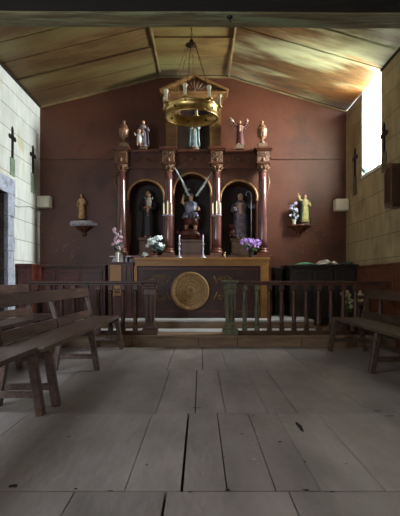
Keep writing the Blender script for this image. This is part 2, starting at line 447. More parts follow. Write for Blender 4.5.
beam(bm, (XL+.012, YF, ZE_L-.01), (XL+.012, YB-.03, ZE_L-.01), .03, .03); struct(obj('trim_7', bm, 'beamdark'))
bm = B()
beam(bm, (XR-.012, YF, ZE_R-.01), (XR-.012, WO[0]-.02, ZE_R-.01), .03, .03); struct(obj('trim_8', bm, 'beamdark'))

# ---- tie beam overhead
bm = B()
n = 24
rings = []
for i in range(n+1):
    x = XL-.3+(XR-XL+.6)*i/n; w = .004*math.sin(i*1.7)+.006*math.sin(i*.6)
    zb = 3.63+w+.03*(i/n-.5)*-1
    rings.append([bm.verts.new((x, 4.76+w, zb+.012)), bm.verts.new((x, 4.785, zb)), bm.verts.new((x, 5.03, zb+.0)), bm.verts.new((x, 5.06+w, zb+.015)), bm.verts.new((x, 5.06, zb+.30)), bm.verts.new((x, 4.76, zb+.30))])
for r0, r1 in zip(rings, rings[1:]):
    for k in range(6):
        f = bm.faces.new((r0[k], r0[(k+1) % 6], r1[(k+1) % 6], r1[k])); f.material_index = 0
bm.faces.new(rings[0]); bm.faces.new(rings[-1][::-1])
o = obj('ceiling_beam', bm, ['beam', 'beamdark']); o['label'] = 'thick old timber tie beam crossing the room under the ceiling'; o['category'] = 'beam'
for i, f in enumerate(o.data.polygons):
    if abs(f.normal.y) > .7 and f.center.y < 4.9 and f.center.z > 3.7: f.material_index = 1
o = thing('ceiling_hook', 'small black round hook fixed to the near edge of the timber beam', 'hook', (.29*4.9/4.8, 4.83, 3.62))
bm = B(); lathe(bm, [(.0, .022), (.028, .018), (.03, 0), (.018, -.012), (.0, -.014)], n=14); obj('mount', bm, 'iron', o)
bm = B(); tube(bm, [(0, 0, -.01), (0, 0, -.03), (.012, 0, -.042), (.022, 0, -.03)], .004, 6); obj('curl', bm, 'iron', o)

# ---- stone doorway in the left wall
bm = B(); tones = []
def sb(x0, x1, y0, y1, z0, z1, mi=0):
    n0 = len(bm.faces); box(bm, x0, x1, y0, y1, z0, z1, mi, .006); tones.extend([random.uniform(.82, 1.1)]*(len(bm.faces)-n0))
z = 0
hs = [.30, .26, .34, .27, .31, .25, .33, .37]
for i, h in enumerate(hs):   # far jamb in courses, near jamb alike
    d = .30 if i % 2 else .26
    sb(XL-.05, XL+.02, DO[1]-.001, DO[1]+d*1.0, z+.003, z+h-.003)
    sb(XL-.05, XL+.02, DO[0]-d, DO[0]+.001, z+.003, z+h-.003)
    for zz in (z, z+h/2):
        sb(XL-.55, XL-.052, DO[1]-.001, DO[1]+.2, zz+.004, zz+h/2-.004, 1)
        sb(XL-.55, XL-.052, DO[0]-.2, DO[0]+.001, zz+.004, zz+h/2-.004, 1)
    z += h
sb(XL-.56, XL+.025, DO[0]-.45, DO[1]+.30, DO[3], DO[3]+.27)
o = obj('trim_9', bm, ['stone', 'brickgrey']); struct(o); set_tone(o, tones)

bm = B(); box(bm, XL-.62, XL-.57, DO[0]-.05, DO[1]+.05, 0, DO[3]+.05, 0)  # unseen door leaf added to shut daylight out of the opening
for k in range(6): 
    yy = DO[0]+(DO[1]-DO[0])*k/6; box(bm, XL-.57, XL-.56, yy+.006, yy+(DO[1]-DO[0])/6-.006, .02, DO[3]-.02, 0, .003)
d1 = struct(obj('added_door_1', bm, 'rail'))
bm = B(); lathe(bm, [(0, 0), (.02, 0), (.02, .04), (.035, .05), (.03, .08), (0, .085)], n=12); dh = obj('door_handle', bm, 'iron', d1); dh.location = (XL-.56, DO[0]+.12, 1.0); dh.rotation_euler = (0, PI/2, 0)

# ---- window: deep pale reveal, frame, pane
bm = B()
f = .016; xw = XR+.14
y0, y1, z0, z1 = WO; z1 = 4.66
box(bm, xw-.03, xw+.03, y0, y0+f, z0, z1); box(bm, xw-.03, xw+.03, y1-f, y1, z0, z1)
box(bm, xw-.03, xw+.03, y0+f, y1-f, z0, z0+f); box(bm, xw-.03, xw+.03, y0+f, y1-f, z1-f, z1)
w1 = struct(obj('window_1', bm, 'outstone'))
bm = B(); box(bm, XR-.02, XR+.6, y0, y1, z0-.05, z0-.001); obj('window_sill', bm, 'outstone', w1)
bm = B(); box(bm, xw-.004, xw+.004, y0+f, y1-f, z0+f, z1-f); obj('window_pane', bm, 'pane', w1)

# ---- sanctuary platform and altar step
def stepbox(name, x0, x1, y0, y1, z0, z1):
    bm = B(); box(bm, x0, x1, y0+.012, y1, z0, z1-.035, 0); box(bm, x0, x1, y0-.012, y1, z1-.035, z1, 1, .006)
    # upright joints in the riser
    return bm
bm = stepbox('p', XL, XR, 7.06, YB, 0, .17)
for x in (-2.2, -1.0, -.02, .55, 1.5, 2.3): box(bm, x-.004, x+.004, 7.066, 7.07, .002, .135, 2)
o = struct(obj('floor_platform', bm, ['step', 'step', 'gap']))
bm = B(); box(bm, -2.2, 1.9, 8.01, YB, .17, .32-.03, 0); box(bm, -2.2, 1.9, 7.99, YB, .29, .32, 1, .006)
o = struct(obj('floor_altar_step', bm, ['step', 'steptop']))
bm = B(); box(bm, -.62, .30, 7.20, 7.60, .17, .181, 0, .003); 
o = obj('altar_runner', bm, 'clothwhite'); bpy.data.objects.remove(o)
bm = B(); box(bm, -2.1, 1.9, 7.5, 7.985, .1705, .181, 0, .004)  # thin pale strip standing for light along the platform, not a covering
o = obj('floor_lit_strip', bm, 'steptop'); o['label'] = 'long pale strip painting the light on the platform in front of the altar step'; o['category'] = 'painted light'

# ------------------------------------------------------------------ altar table
A = thing('altar', 'ochre framed altar table with dark front panel and round golden medallion', 'altar', (0, 8.4, .32))
def L(px, py, Y): # local to altar
    p = P(px, py, Y); return Vector((p.x, p.y-8.4, p.z-.32))
s = FPX/8.4
X = lambda px, Y=8.4: (px-VX)*Y/FPX
ZZ = lambda py, Y=8.4: H+(VY-py)*Y/FPX-.32
bm = B(); box(bm, X(134), X(270), -.03, .45, ZZ(260), ZZ(257.6), bev=.006); box(bm, X(135), X(269), 0, .44, ZZ(266), ZZ(260), bev=.004); obj('table_top', bm, 'altarochre', A)
bm = B(); box(bm, X(134), X(137), 0, .05, 0, ZZ(266), bev=.004); obj('side_post', bm, 'altarochre', A)
bm = B(); box(bm, X(260.5), X(268.5), -.01, .05, 0, ZZ(266), bev=.004); box(bm, X(262.5), X(266.5), -.016, -.01, .1, ZZ(270)); obj('side_post', bm, 'altarochre', A)
bm = B(); box(bm, X(137), X(260.5), .05, .43, 0, ZZ(266.2)); box(bm, X(138), X(260), .03, .05, .1, .13, 1); box(bm, X(138), X(260), .03, .05, ZZ(270), ZZ(268), 1)
box(bm, X(141), X(142.5), .035, .05, .13, ZZ(270), 1); box(bm, X(256), X(257.5), .035, .05, .13, ZZ(270), 1)
obj('front_panel', bm, ['altardark', 'redwood'], A)
# scrolls of gilt
def scroll(bm, c, r, sgn=1, turns=1.6, w=.010, y=0, mi=0, rot=0, n=22):
    pts = []; rad = []
    for i in range(n):
        t = i/(n-1); a = rot+sgn*turns*2*PI*t; rr = r*(1-t*.8)
        pts.append((c[0]+rr*math.cos(a), y, c[1]+rr*math.sin(a))); rad.append(w*(1-t*.5))
    tube(bm, pts, rad, 6, mi=mi)
for sgn, cx in ((1, X(158)), (-1, X(226))):
    for dz, q in ((ZZ(279), 1), (ZZ(296), -1)):
        bm = B()
        scroll(bm, (cx-.03*sgn, dz), .075, sgn*q, y=.045, rot=0)
        scroll(bm, (cx+.10*sgn, dz+.03*q), .05, -sgn*q, y=.045, rot=PI)
        tube(bm, [(cx-.22*sgn, .045, dz+.03), (cx-.12*sgn, .045, dz-.02*q), (cx-.02*sgn, .045, dz+.07*q)], [.004, .012, .005], 6)
        for k in range(4): ell(bm, (cx+sgn*(.16+.015*k), .045, dz-.05*q+.03*k*q), (.014, .006, .022), 8, 5)
        obj('gilt_scroll', bm, 'gold', A)
c = L(190, 291, 8.4)
bm = B(); prof = [(0, -.012)]
for k in range(1, 12):
    r = .30*k/12; prof += [(r-.008, -.012+(-.004 if k % 2 else .003)), (r+.008, -.012+(-.005 if k % 2 else .002))]
prof += [(.315, -.028), (.335, -.022), (.338, .045)]
lathe(bm, [(r, z_) for r, z_ in prof], (c.x, 0, c.z), 48, axis='Y')
for k in range(32):
    a = 2*PI*k/32; ell(bm, (c.x+.30*math.cos(a), -.022, c.z+.30*math.sin(a)), (.018, .008, .018), 6, 4)
for k in range(12):
    a = 2*PI*k/12; R = Matrix.Rotation(-a, 3, 'Y'); ell(bm, (c.x+.06*math.cos(a), -.022, c.z+.06*math.sin(a)), (.045, .008, .014), 8, 4, rot=R)
obj('medallion', bm, 'medal', A)

# side cabinet left of the altar
C1 = thing('side_cabinet', 'brown side cabinet with ochre upper panel left of the altar table', 'cabinet', (X(119, 8.45), 8.45, .32))
cx = X(119, 8.45)
def XC(px): return X(px, 8.45)-cx
Zc = lambda py: H+(VY-py)*8.45/FPX-.32
bm = B(); box(bm, XC(108), XC(133), 0, .40, 0, Zc(264)); obj('body', bm, 'redwood', C1)
bm = B(); box(bm, XC(106), XC(134)-.006, -.03, .41, Zc(264)+.001, Zc(262), bev=.006); obj('cabinet_top', bm, 'rail', C1)
bm = B(); box(bm, XC(110), XC(121.5), -.02, -.001, Zc(283), Zc(264.5), bev=.005); obj('upper_panel', bm, 'altarochre', C1)
for px in (123, 128): 
    bm = B(); box(bm, XC(px), XC(px+3.6), -.018, -.001, .08, Zc(266), bev=.006); obj('stile', bm, 'redwood', C1)
O1 = thing('offering_box', 'small ochre offering box hanging on the side cabinet below its panel', 'box', (X(117, 8.4), 8.40, H+(VY-296)*8.4/FPX))
bm = B(); box(bm, -.075, .075, 0, .048, 0, .20, bev=.006); obj('box_body', bm, 'altarochre', O1)
bm = B(); box(bm, -.08, .08, -.008, .048, .201, .215, bev=.003); obj('lid', bm, 'altarochre', O1)
bm = B(); box(bm, -.05, .05, -.003, -.0005, .05, .085); box(bm, -.05, -.01, -.003, -.0005, .10, .13); box(bm, .01, .05, -.003, -.0005, .10, .13); obj('slot_plate', bm, 'rail', O1)

# ------------------------------------------------------------------ altarpiece
R0 = thing('altarpiece', 'carved red brown wooden altarpiece with columns, three arched niches and pediment', 'altarpiece', (0, 9.0, .32))
zl = lambda z_: z_-.32
def Z9(py, Y=9.0): return H+(VY-py)*Y/FPX-.32
def X9(px, Y=9.0): return (px-VX)*Y/FPX
YD = 9.16   # body plane
yb = YD-9.0; yw = YB-9.0-.002
colpx = [121.5, 168.5, 216.5, 262.5]; cxs = [X9(p) for p in colpx]
# base (predella)
bm = B()
box(bm, X9(112), X9(271), .03, yw, .0, Z9(258), 0)
box(bm, X9(110), X9(273), -.12, yw, Z9(258), Z9(255.5), 0, .008)
for c_ in cxs: box(bm, c_-.13, c_+.13, -.13, .02, Z9(266), Z9(257.8), 0, .006)
obj('predella', bm, 'retable', R0)
# columns
for i, c_ in enumerate(cxs):
    zb, zt = Z9(255.5), Z9(172)
    bm = B(); hh = zt-zb
    prof = [(.088, zb+.14)]+[(.088-.016*max(0, (t-.33))/.67*1.0, zb+.14+(hh-.14)*t) for t in [k/8 for k in range(1, 9)]]
    lathe(bm, prof, (c_, 0, 0), 24); sh = obj('column', bm, 'column', R0)
    bm = B(); box(bm, c_-.115, c_+.115, -.115, .115, zb, zb+.045, 0, .006)
    lathe(bm, [(.11, zb+.045), (.118, zb+.06), (.11, zb+.08), (.093, zb+.09), (.093, zb+.105), (.102, zb+.118), (.09, zb+.14)], (c_, 0, 0), 24); obj('column_base', bm, 'retable', sh)
    bm = B()
    z0 = zt
    lathe(bm, [(.074, z0), (.088, z0+.012), (.076, z0+.025), (.082, z0+.03), (.115, z0+.12), (.12, z0+.13)], (c_, 0, 0), 20)
    for k in range(10):
        a = 2*PI*k/10
        tube(bm, [(c_+.08*math.cos(a), .08*math.sin(a), z0+.03), (c_+.108*math.cos(a), .108*math.sin(a), z0+.07), (c_+.135*math.cos(a), .135*math.sin(a), z0+.085)], [.018, .016, .006], 6)
    obj('capital', bm, 'carved', sh)
# entablature blocks over the columns
zc0 = Z9(172)+.13
ztop = Z9(148.5)
for c_ in cxs:
    bm = B()
    box(bm, c_-.13, c_+.13, -.13, yw, zc0, zc0+.035, 0, .005)
    box(bm, c_-.11, c_+.11, -.11, yw, zc0+.035, ztop-.07, 1, .008)
    for q in (-1, 1): scroll(bm, (c_+q*.045, (zc0+ztop)/2+.01), .042, q, 1.3, .009, -.116, mi=1, rot=PI/2)
    ell(bm, (c_, -.112, zc0+.08), (.03, .014, .04), 8, 6, mi=1)
    box(bm, c_-.135, c_+.135, -.14, yw, ztop-.07, ztop-.045, 0, .005)
    box(bm, c_-.165, c_+.165, -.17, yw, ztop-.045, ztop, 0, .010)
    obj('entablature_block', bm, ['retable', 'carved'], R0)
# straight entablature and carved frieze in between
for a, b_ in zip(cxs, cxs[1:]):
    bm = B(); x0, x1 = a+.112, b_-.112
    box(bm, x0, x1, yb-.05, yw, zc0-.04, zc0+.03, 0, .004)
    box(bm, x0, x1, yb-.02, yw, zc0+.03, ztop-.07, 0)
    box(bm, a+.137, b_-.137, yb-.07, yw, ztop-.07, ztop-.05, 0, .004)
    box(bm, a+.167, b_-.167, yb-.13, yw, ztop-.05, ztop-.002, 0, .008)
    obj('entablature', bm, 'retable', R0)
    bm = B(); m_ = (x0+x1)/2; zm = (zc0+ztop-.04)/2
    for q in (-1, 1):
        scroll(bm, (m_+q*.10, zm), .055, q, 1.5, .010, yb-.024, rot=PI/2)
        scroll(bm, (m_+q*.21, zm-.01), .045, -q, 1.4, .009, yb-.024, rot=-PI/2)
    ell(bm, (m_, yb-.026, zm), (.05, .016, .035), 10, 6)
    obj('carved_frieze', bm, 'carved', R0)
# outer cornice ends
# arched bays
def bay(x0, x1, ax0, ax1, zs, ztp, zbot):
    r = (ax1-ax0)/2; c_ = (ax0+ax1)/2; n = 20; rz = ztp-zs
    bm = B()
    def quad(pts, y0, y1, mi=0):
        a = [bm.verts.new((x, y0, z_)) for x, z_ in pts]; d = [bm.verts.new((x, y1, z_)) for x, z_ in pts]
        bm.faces.new(a); bm.faces.new(d[::-1])
        for i in range(len(a)): bm.faces.new((a[i], a[(i+1) % len(a)], d[(i+1) % len(a)], d[i]))
    zt_ = zc0-.04
    quad([(x0, zbot), (ax0, zbot), (ax0, zs), (x0, zs)], yb, yw)
    quad([(ax1, zbot), (x1, zbot), (x1, zs), (ax1, zs)], yb, yw)
    arc = [(c_-r*math.cos(PI*k/n), zs+rz*math.sin(PI*k/n)) for k in range(n+1)]
    top = [(x0+(x1-x0)*k/n, zt_) for k in range(n+1)]
    quad([(x0, zs), arc[0], arc[1], top[1], (x0, zt_)], yb, yw)
    for k in range(1, n-1): quad([arc[k], arc[k+1], top[k+1], top[k]], yb, yw)
    quad([arc[n-1], arc[n], (x1, zs), (x1, zt_), top[n-1]], yb, yw)
    obj('niche_wall', bm, 'retabledk', R0)
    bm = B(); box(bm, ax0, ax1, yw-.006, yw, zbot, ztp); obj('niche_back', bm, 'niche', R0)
    bm = B(); w = .042
    ro = [(c_-(r+w)*math.cos(PI*k/n), zs+(rz+w)*math.sin(PI*k/n)) for k in range(n+1)]
    prof = [(arc[k], ro[k]) for k in range(n+1)]
    prev = None
    for (ix, iz), (ox, oz) in prof:
        ring = [bm.verts.new((ix, yb+.005, iz)), bm.verts.new((ix, yb-.018, iz)), bm.verts.new(((ix+ox)/2, yb-.032, (iz+oz)/2)), bm.verts.new((ox, yb-.018, oz)), bm.verts.new((ox, yb+.005, oz))]
        if prev:
            for k in range(4):
                f = bm.faces.new((prev[k], prev[k+1], ring[k+1], ring[k])); f.smooth = True
        prev = ring
    for sx_, ax in ((-1, ax0), (1, ax1)):
        xa, xb = (ax-w, ax) if sx_ < 0 else (ax, ax+w)
        box(bm, xa, xb, yb-.02, yb+.001, zs-.05, zs, 0, .004)
    obj('arch_moulding', bm, 'archochre', R0)
    for ax, q in ((ax0-w*.5-.004, -1), (ax1+w*.5+.004, 1)):
        bm = B(); box(bm, ax-w*.4, ax+w*.4, yb-.012, yb+.001, zbot+.03, zs-.055, 0, .003)
        obj('niche_pilaster', bm, 'retable', R0)
zbot = Z9(256)
Yd = YD
x_ = lambda px: (px-VX)*Yd/FPX
zz_ = lambda py: H+(VY-py)*Yd/FPX-.32
bay(cxs[0]-.10, (cxs[0]+cxs[1])/2+.36, x_(129), x_(163), zz_(197.5), zz_(181), zbot)
bay((cxs[0]+cxs[1])/2+.3601, (cxs[2]+cxs[3])/2-.3601, x_(174.5), x_(210), zz_(193), zz_(174), zbot)
bay((cxs[2]+cxs[3])/2-.36, cxs[3]+.10, x_(221.5), x_(256), zz_(198), zz_(181.5), zbot)
# outer scroll wings
for q, c_ in ((-1, cxs[0]-.10), (1, cxs[3]+.10)):
    bm = B(); tube(bm, [(c_+q*.02, yb+.02, Z9(173)), (c_+q*.05, yb+.02, Z9(180)), (c_+q*.02, yb+.02, Z9(188)), (c_, yb+.02, Z9(200))], [.02, .022, .018, .008], 6); obj('side_scroll', bm, 'carved', R0)
# attic
Ya = 9.3; ya = Ya-9.0
xa_ = lambda px: (px-VX)*Ya/FPX
za_ = lambda py: H+(VY-py)*Ya/FPX-.32
for p0, p1 in ((165.5, 177.5), (209, 221.5)):
    bm = B(); a, b_ = xa_(p0), xa_(p1)
    box(bm, a, b_, ya-.06, yw, ztop, ztop+.08, 0, .006)
    box(bm, a+.012, b_-.012, ya-.045, yw, ztop+.08, za_(104), 0, .004)
    box(bm, a, b_, ya-.07, yw, za_(104), za_(100), 0, .006)
    pl = obj('attic_pilaster', bm, 'ochre', R0)
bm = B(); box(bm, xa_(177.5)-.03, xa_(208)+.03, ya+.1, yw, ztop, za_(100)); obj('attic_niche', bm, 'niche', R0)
bm = B(); box(bm, xa_(163), xa_(223), ya-.08, yw, za_(100), za_(95), 0, .006); obj('attic_architrave', bm, 'ochre', R0)
bm = B()
ap = (xa_(194), za_(76.5)); lf = (xa_(160), za_(92)); rt = (xa_(228), za_(92))
for a, b_ in ((lf, ap), (rt, ap)):
    beam(bm, (a[0], (ya-.1+yw)/2, a[1]), (b_[0], (ya-.1+yw)/2, b_[1]), yw-(ya-.1), .05, up=(0, 1, 0) if False else (0, 0, 1), bev=.006)
box(bm, lf[0]+.02, rt[0]-.02, ya-.10, yw, za_(95), za_(93), 0, .004)
# filled tympanum
vs = [bm.verts.new((p[0], y, p[1])) for y in (ya+.05, yw) for p in (lf, rt, ap)]
bm.faces.new(vs[:3]); bm.faces.new(vs[3:][::-1])
obj('pediment', bm, 'ochre', R0)
bm = B(); cz = za_(92)
for k in range(9):
    a = PI*(k+.5)/9; rr = .36 if k == 4 else .33-.03*abs(k-4)*.5
    R = Matrix.Rotation(-a, 3, 'Y')
    ell(bm, (xa_(194)+math.cos(a)*rr*.5, ya+.02, cz+math.sin(a)*rr*.44), (rr*.46, .035, .022), 10, 6, rot=R)
ell(bm, (xa_(194), ya+.02, cz+.02), (.05, .05, .04), 10, 6)
obj('palmette', bm, 'carved', R0)

# ------------------------------------------------------------------ statue builders
def hand(bm, c, d, s, mi=0, sgn=1):
    """small hand: palm, four fingers, thumb"""
    c = Vector(c); d = Vector(d).normalized(); side = d.cross(Vector((0, 1, 0)))
    if side.length < .1: side = Vector((1, 0, 0))
    side.normalize(); nrm = side.cross(d)
    R = Matrix((side, nrm, d)).transposed()
    ell(bm, c+d*s*.45, (s*.36, s*.2, s*.5), 8, 6, mi, R)
    for k, l in enumerate((.62, .72, .68, .5)):
        b0 = c+d*s*.8+side*s*(-.27+.18*k)
        tube(bm, [b0, b0+d*s*l*.55+nrm*s*.05, b0+d*s*l+nrm*s*.16], [s*.095, s*.085, s*.06], 5, mi=mi)
    t0 = c+d*s*.35+side*s*.3*sgn
    tube(bm, [t0, t0+side*s*.25*sgn+d*s*.25, t0+side*s*.3*sgn+d*s*.5], [s*.11, s*.1, s*.07], 5, mi=mi)

def head(bm, c, r, mi_skin=0, mi_hair=1, long=True):
    c = Vector(c)
    ell(bm, c, (r*.78, r*.88, r*1.08), 14, 10, mi_skin)
    ell(bm, c+Vector((0, -r*.88, -r*.1)), (r*.13, r*.2, r*.22), 6, 5, mi_skin)   # nose
    ell(bm, c+Vector((0, -r*.62, -r*.72)), (r*.32, r*.28, r*.25), 8, 5, mi_skin)  # chin
    for q in (-1, 1):
        ell(bm, c+Vector((q*r*.30, -r*.78, r*.06)), (r*.12, r*.08, r*.07), 6, 4, mi_hair)  # eyes
        ell(bm, c+Vector((q*r*.78, 0, -r*.05)), (r*.1, r*.18, r*.26), 6, 5, mi_skin)      # ears
    ell(bm, c+Vector((0, -r*.84, -r*.46)), (r*.2, r*.06, r*.05), 6, 4, mi_hair)   # mouth
    ell(bm, c+Vector((0, r*.16, r*.28)), (r*.90, r*.88, r*.95), 12, 8, mi_hair)    # hair
    if long: ell(bm, c+Vector((0, r*.45, -r*.35)), (r*.85, r*.5, r*1.0), 10, 6, mi_hair)

def robe_mesh(bm, h, w, seed=0, folds=9, lean=0, waist=True, top=.83, depth=.62, mi=0, z0=0.0):
    rnd = random.Random(seed); ph = rnd.uniform(0, 6)
    prof = [(0, 1.0), (.06, .96), (.2, .86), (.38, .80), (.5, .78), (.58, .66 if waist else .78), (.66, .78), (.74, .88), (.79, .80), (.83, .42), (.87, .25)]
    rings = []; n = 30
    for t, q in prof:
        if t > top+.05: break
        rx = w*q; ry = w*q*depth; ring = []
        for k in range(n):
            a = 2*PI*k/n; am = .10*(1-t)*(.6+.4*math.sin(3*a+ph))
            f = 1+am*math.sin(folds*a+ph+t*2.0)
            ring.append(bm.verts.new((rx*f*math.cos(a)+lean*math.sin(t*PI), ry*f*math.sin(a), z0+t*h)))
        rings.append(ring)
    for r0, r1 in zip(rings, rings[1:]):
        for k in range(n):
            f = bm.faces.new((r0[k], r0[(k+1) % n], r1[(k+1) % n], r1[k])); f.smooth = True; f.material_index = mi
    bm.faces.new(rings[0][::-1]).material_index = mi; bm.faces.new(rings[-1]).material_index = mi

def statue(name, label, loc, h, robe, w=None, arms=((-1, 'down'), (1, 'bent')), cloak=None, seed=0, base=None, hair='hair', long=True, rz=0, cat='statue', basemat='statuebase', group=None, bare=None):
    """standing painted figure on its own base; h = height of figure"""
    t = thing(name, label, cat, loc, rz, group)
    w = w or h*.15; bz = 0
    if base:
        bm = B(); lathe(bm, [(base[0], 0), (base[0], base[1]*.25), (base[0]*.85, base[1]*.4), (base[0]*.85, base[1]*.85), (base[0]*.95, base[1])], n=12 if base[2] == 'round' else 4, smooth=False, sy=.8)
        b_ = obj('plinth', bm, basemat, t)
        bz = base[1]
        if base[2] != 'round': b_.rotation_euler = (0, 0, PI/4)
    hr = h*.068
    bm = B()
    # body: torso, neck, head, arms, hands, feet as one mesh
    tube(bm, [(0, 0, bz+h*.45), (0, 0, bz+h*.6), (0, 0, bz+h*.78), (0, 0, bz+h*.83), (0, 0, bz+h*.88)], [w*.5, w*.45, w*.6, w*.26, w*.22], 12)
    head(bm, (0, -h*.01, bz+h*.925), hr, 0, 1, long)
    for q in (-1, 1):
        ell(bm, (q*w*.35, -w*.62, bz+h*.018), (w*.16, w*.35, h*.018), 8, 5)
        tube(bm, [(q*w*.3, 0, bz+h*.48), (q*w*.35, -w*.15, bz+h*.25), (q*w*.35, -w*.40, bz+h*.02)], [w*.3, w*.2, w*.13], 8)
    sl = B()
    for q, mode in arms:
        sh = Vector((q*w*.72, 0, bz+h*.775))
        if mode == 'down': el = sh+Vector((q*w*.35, -w*.1, -h*.17)); ha = el+Vector((-q*w*.1, -w*.6, -h*.10))
        elif mode == 'bent': el = sh+Vector((q*w*.38, -w*.15, -h*.16)); ha = el+Vector((-q*w*.55, -w*.75, h*.06))
        elif mode == 'hold': el = sh+Vector((q*w*.3, -w*.2, -h*.17)); ha = el+Vector((-q*w*.75, -w*.75, h*.02))
        elif mode == 'out': el = sh+Vector((q*w*.75, -w*.2, -h*.09)); ha = el+Vector((q*w*.65, -w*.5, h*.05))
        elif mode == 'up': el = sh+Vector((q*w*.65, -w*.2, h*.05)); ha = el+Vector((q*w*.25, -w*.2, h*.18))
        else: el = sh+Vector((0, 0, -h*.17)); ha = el+Vector((0, 0, -h*.15))
        tube(bm, [sh, el, ha], [h*.026, h*.022, h*.016], 8)
        hand(bm, ha, (ha-el), h*.035, 0, -q)
        fr = (ha-el)*.75+el
        tube(sl, [sh-Vector((q*w*.15, 0, 0)), sh+(el-sh)*.5, el, fr], [h*.045, h*.048, h*.044, h*.05], 10)
    obj('body', bm, ['skin', hair], t)
    robe_mesh(sl, h, w, seed, z0=bz+h*.012)
    obj('robe', sl, robe, t)
    if cloak:
        bm = B(); n = 14; rings = []
        for tt, q in ((.04, 1.25), (.2, 1.15), (.4, 1.05), (.6, 1.0), (.74, 1.02), (.81, .75), (.85, .4)):
            ring = []
            for k in range(n+1):
                a = -PI*.18+PI*1.36*k/n; f = 1+.07*math.sin(k*2.1+seed)
                ring.append(bm.verts.new((w*q*f*math.cos(a), w*q*f*.8*math.sin(a), bz+tt*h)))
            rings.append(ring)
        for r0, r1 in zip(rings, rings[1:]):
            for k in range(n): f = bm.faces.new((r0[k], r0[k+1], r1[k+1], r1[k])); f.smooth = True
        o = obj('cloak', bm, cloak, t); md = o.modifiers.new('s', 'SOLIDIFY'); md.thickness = h*.012
    return t, bz

def mini_child(parent, c, h, name='child_figure', robe='robewhite', sgn=1):
    bm = B(); c = Vector(c)
    tube(bm, [c, c+Vector((0, 0, h*.3)), c+Vector((0, 0, h*.62)), c+Vector((0, 0, h*.72))], [h*.17, h*.18, h*.15, h*.08], 10, mi=2)
    for v in bm.verts: pass
    ell(bm, c+Vector((0, 0, h*.86)), (h*.12, h*.12, h*.15), 10, 8, 0)
    ell(bm, c+Vector((0, h*.03, h*.91)), (h*.13, h*.12, h*.13), 10, 6, 1)
    ell(bm, c+Vector((0, -h*.12, h*.85)), (h*.02, h*.03, h*.03), 6, 4, 0)
    for q in (-1, 1):
        a = c+Vector((q*h*.14, 0, h*.6)); b_ = a+Vector((q*h*.14, -h*.08, -h*.05)); d = b_+Vector((q*h*.02, -h*.12, h*.10))
        tube(bm, [a, b_, d], [h*.055, h*.05, h*.04], 6, mi=2); hand(bm, d, d-b_, h*.06, 0, -q)
        tube(bm, [c+Vector((q*h*.08, 0, 0)), c+Vector((q*h*.1, -h*.16, -h*.05)), c+Vector((q*h*.1, -h*.18, -h*.25))], [h*.07, h*.06, h*.045], 6, mi=0)
    return obj(name, bm, ['skin', 'hair', robe], parent)

YN = 9.36   # statues inside niches
# left niche: dark monk holding a child, on a dark pedestal
def PZ(px, py, Y): p = P(px, py, Y); return p
sh0 = zbot+.32  # niche floor (world z)
# niche floor shelf top is the predella top
zfl = Z9(255.5)+.32
def pedestal(name, label, px0, px1, pytop, Y, mt, z0=zfl, d=.3):
    xa, xb = (px0-VX)*Y/FPX, (px1-VX)*Y/FPX; zt = H+(VY-pytop)*Y/FPX; c_ = (xa+xb)/2; w = (xb-xa)/2; h = zt-z0
    t = thing(name, label, 'pedestal', (c_, Y, z0))
    bm = B(); box(bm, -w, w, -d/2, d/2, 0, h*.18, 0, .006); box(bm, -w*.88, w*.88, -d*.44, d*.44, h*.18, h*.84, 0, .006); obj('block', bm, mt, t)
    bm = B(); box(bm, -w, w, -d/2, d/2, h*.84+.001, h, 0, .006); obj('cap', bm, mt, t)
    return zt, c_
zt, c_ = pedestal('statue_pedestal', 'dark wooden pedestal under the monk statue in the left niche', 139, 158, 238, YN, 'retabledk', d=.30)
t, bz = statue('monk_statue', 'dark robed monk statue carrying a small child in the left niche', (c_, YN, zt), .93, 'robeblack', w=.15, arms=((-1, 'hold'), (1, 'hold')), seed=1)
mini_child(t, (.03, -.17, .60), .24)
# centre niche
YC_ = 9.30
zt, c_ = pedestal('statue_pedestal', 'brown carved pedestal under the winged statue in the central niche', 180, 203, 240, YC_, 'retable', d=.30)
K = thing('archangel_statue', 'silver armoured winged angel statue raising a sword over a beast, central niche', 'statue', (c_-.01, YC_, zt))
bm = B()   # beast underfoot
tube(bm, [(-.26, -.02, .06), (-.16, -.06, .12), (-.02, -.04, .13), (.12, -.02, .10), (.2, 0, .06), (.24, .02, .14)], [.03, .07, .09, .08, .05, .02], 10)
ell(bm, (-.25, -.06, .14), (.06, .07, .05), 10, 7); tube(bm, [(-.27, -.06, .18), (-.31, -.06, .23)], [.014, .004], 6); tube(bm, [(-.22, -.06, .18), (-.2, -.06, .24)], [.014, .004], 6)
for q in (-1, 1):
    tube(bm, [(q*.12, -.08, .08), (q*.17, -.13, .05), (q*.15, -.16, .024)], [.03, .025, .02], 7)
ell(bm, (0, 0, .031), (.26, .14, .03), 16, 6)
obj('beast', bm, 'beast', K)
bm = B()   # body
hz = .12; h = .80
for q in (-1, 1):
    tube(bm, [(q*.06, 0, hz+.33), (q*.085, -.05, hz+.18), (q*.09, 0, hz+.02)], [.06, .042, .028], 10)
    ell(bm, (q*.09, -.04, hz+.015), (.028, .06, .02), 8, 5)
tube(bm, [(0, 0, hz+.30), (0, 0, hz+.42), (0, 0, hz+.55), (0, 0, hz+.60), (0, -.005, hz+.65)], [.10, .085, .10, .04, .035], 12)
head(bm, (0, -.01, hz+.70), .055)
tube(bm, [(-.09, 0, hz+.56), (-.17, -.05, hz+.60), (-.14, -.09, hz+.71)], [.035, .028, .02], 8); hand(bm, (-.14, -.09, hz+.71), (.1, 0, 1), .03)
tube(bm, [(.09, 0, hz+.56), (.16, -.06, hz+.47), (.12, -.15, hz+.44)], [.035, .028, .02], 8); hand(bm, (.12, -.15, hz+.44), (-.3, -1, 0), .03)
obj('body', bm, ['skin', 'hair'], K)
bm = B()
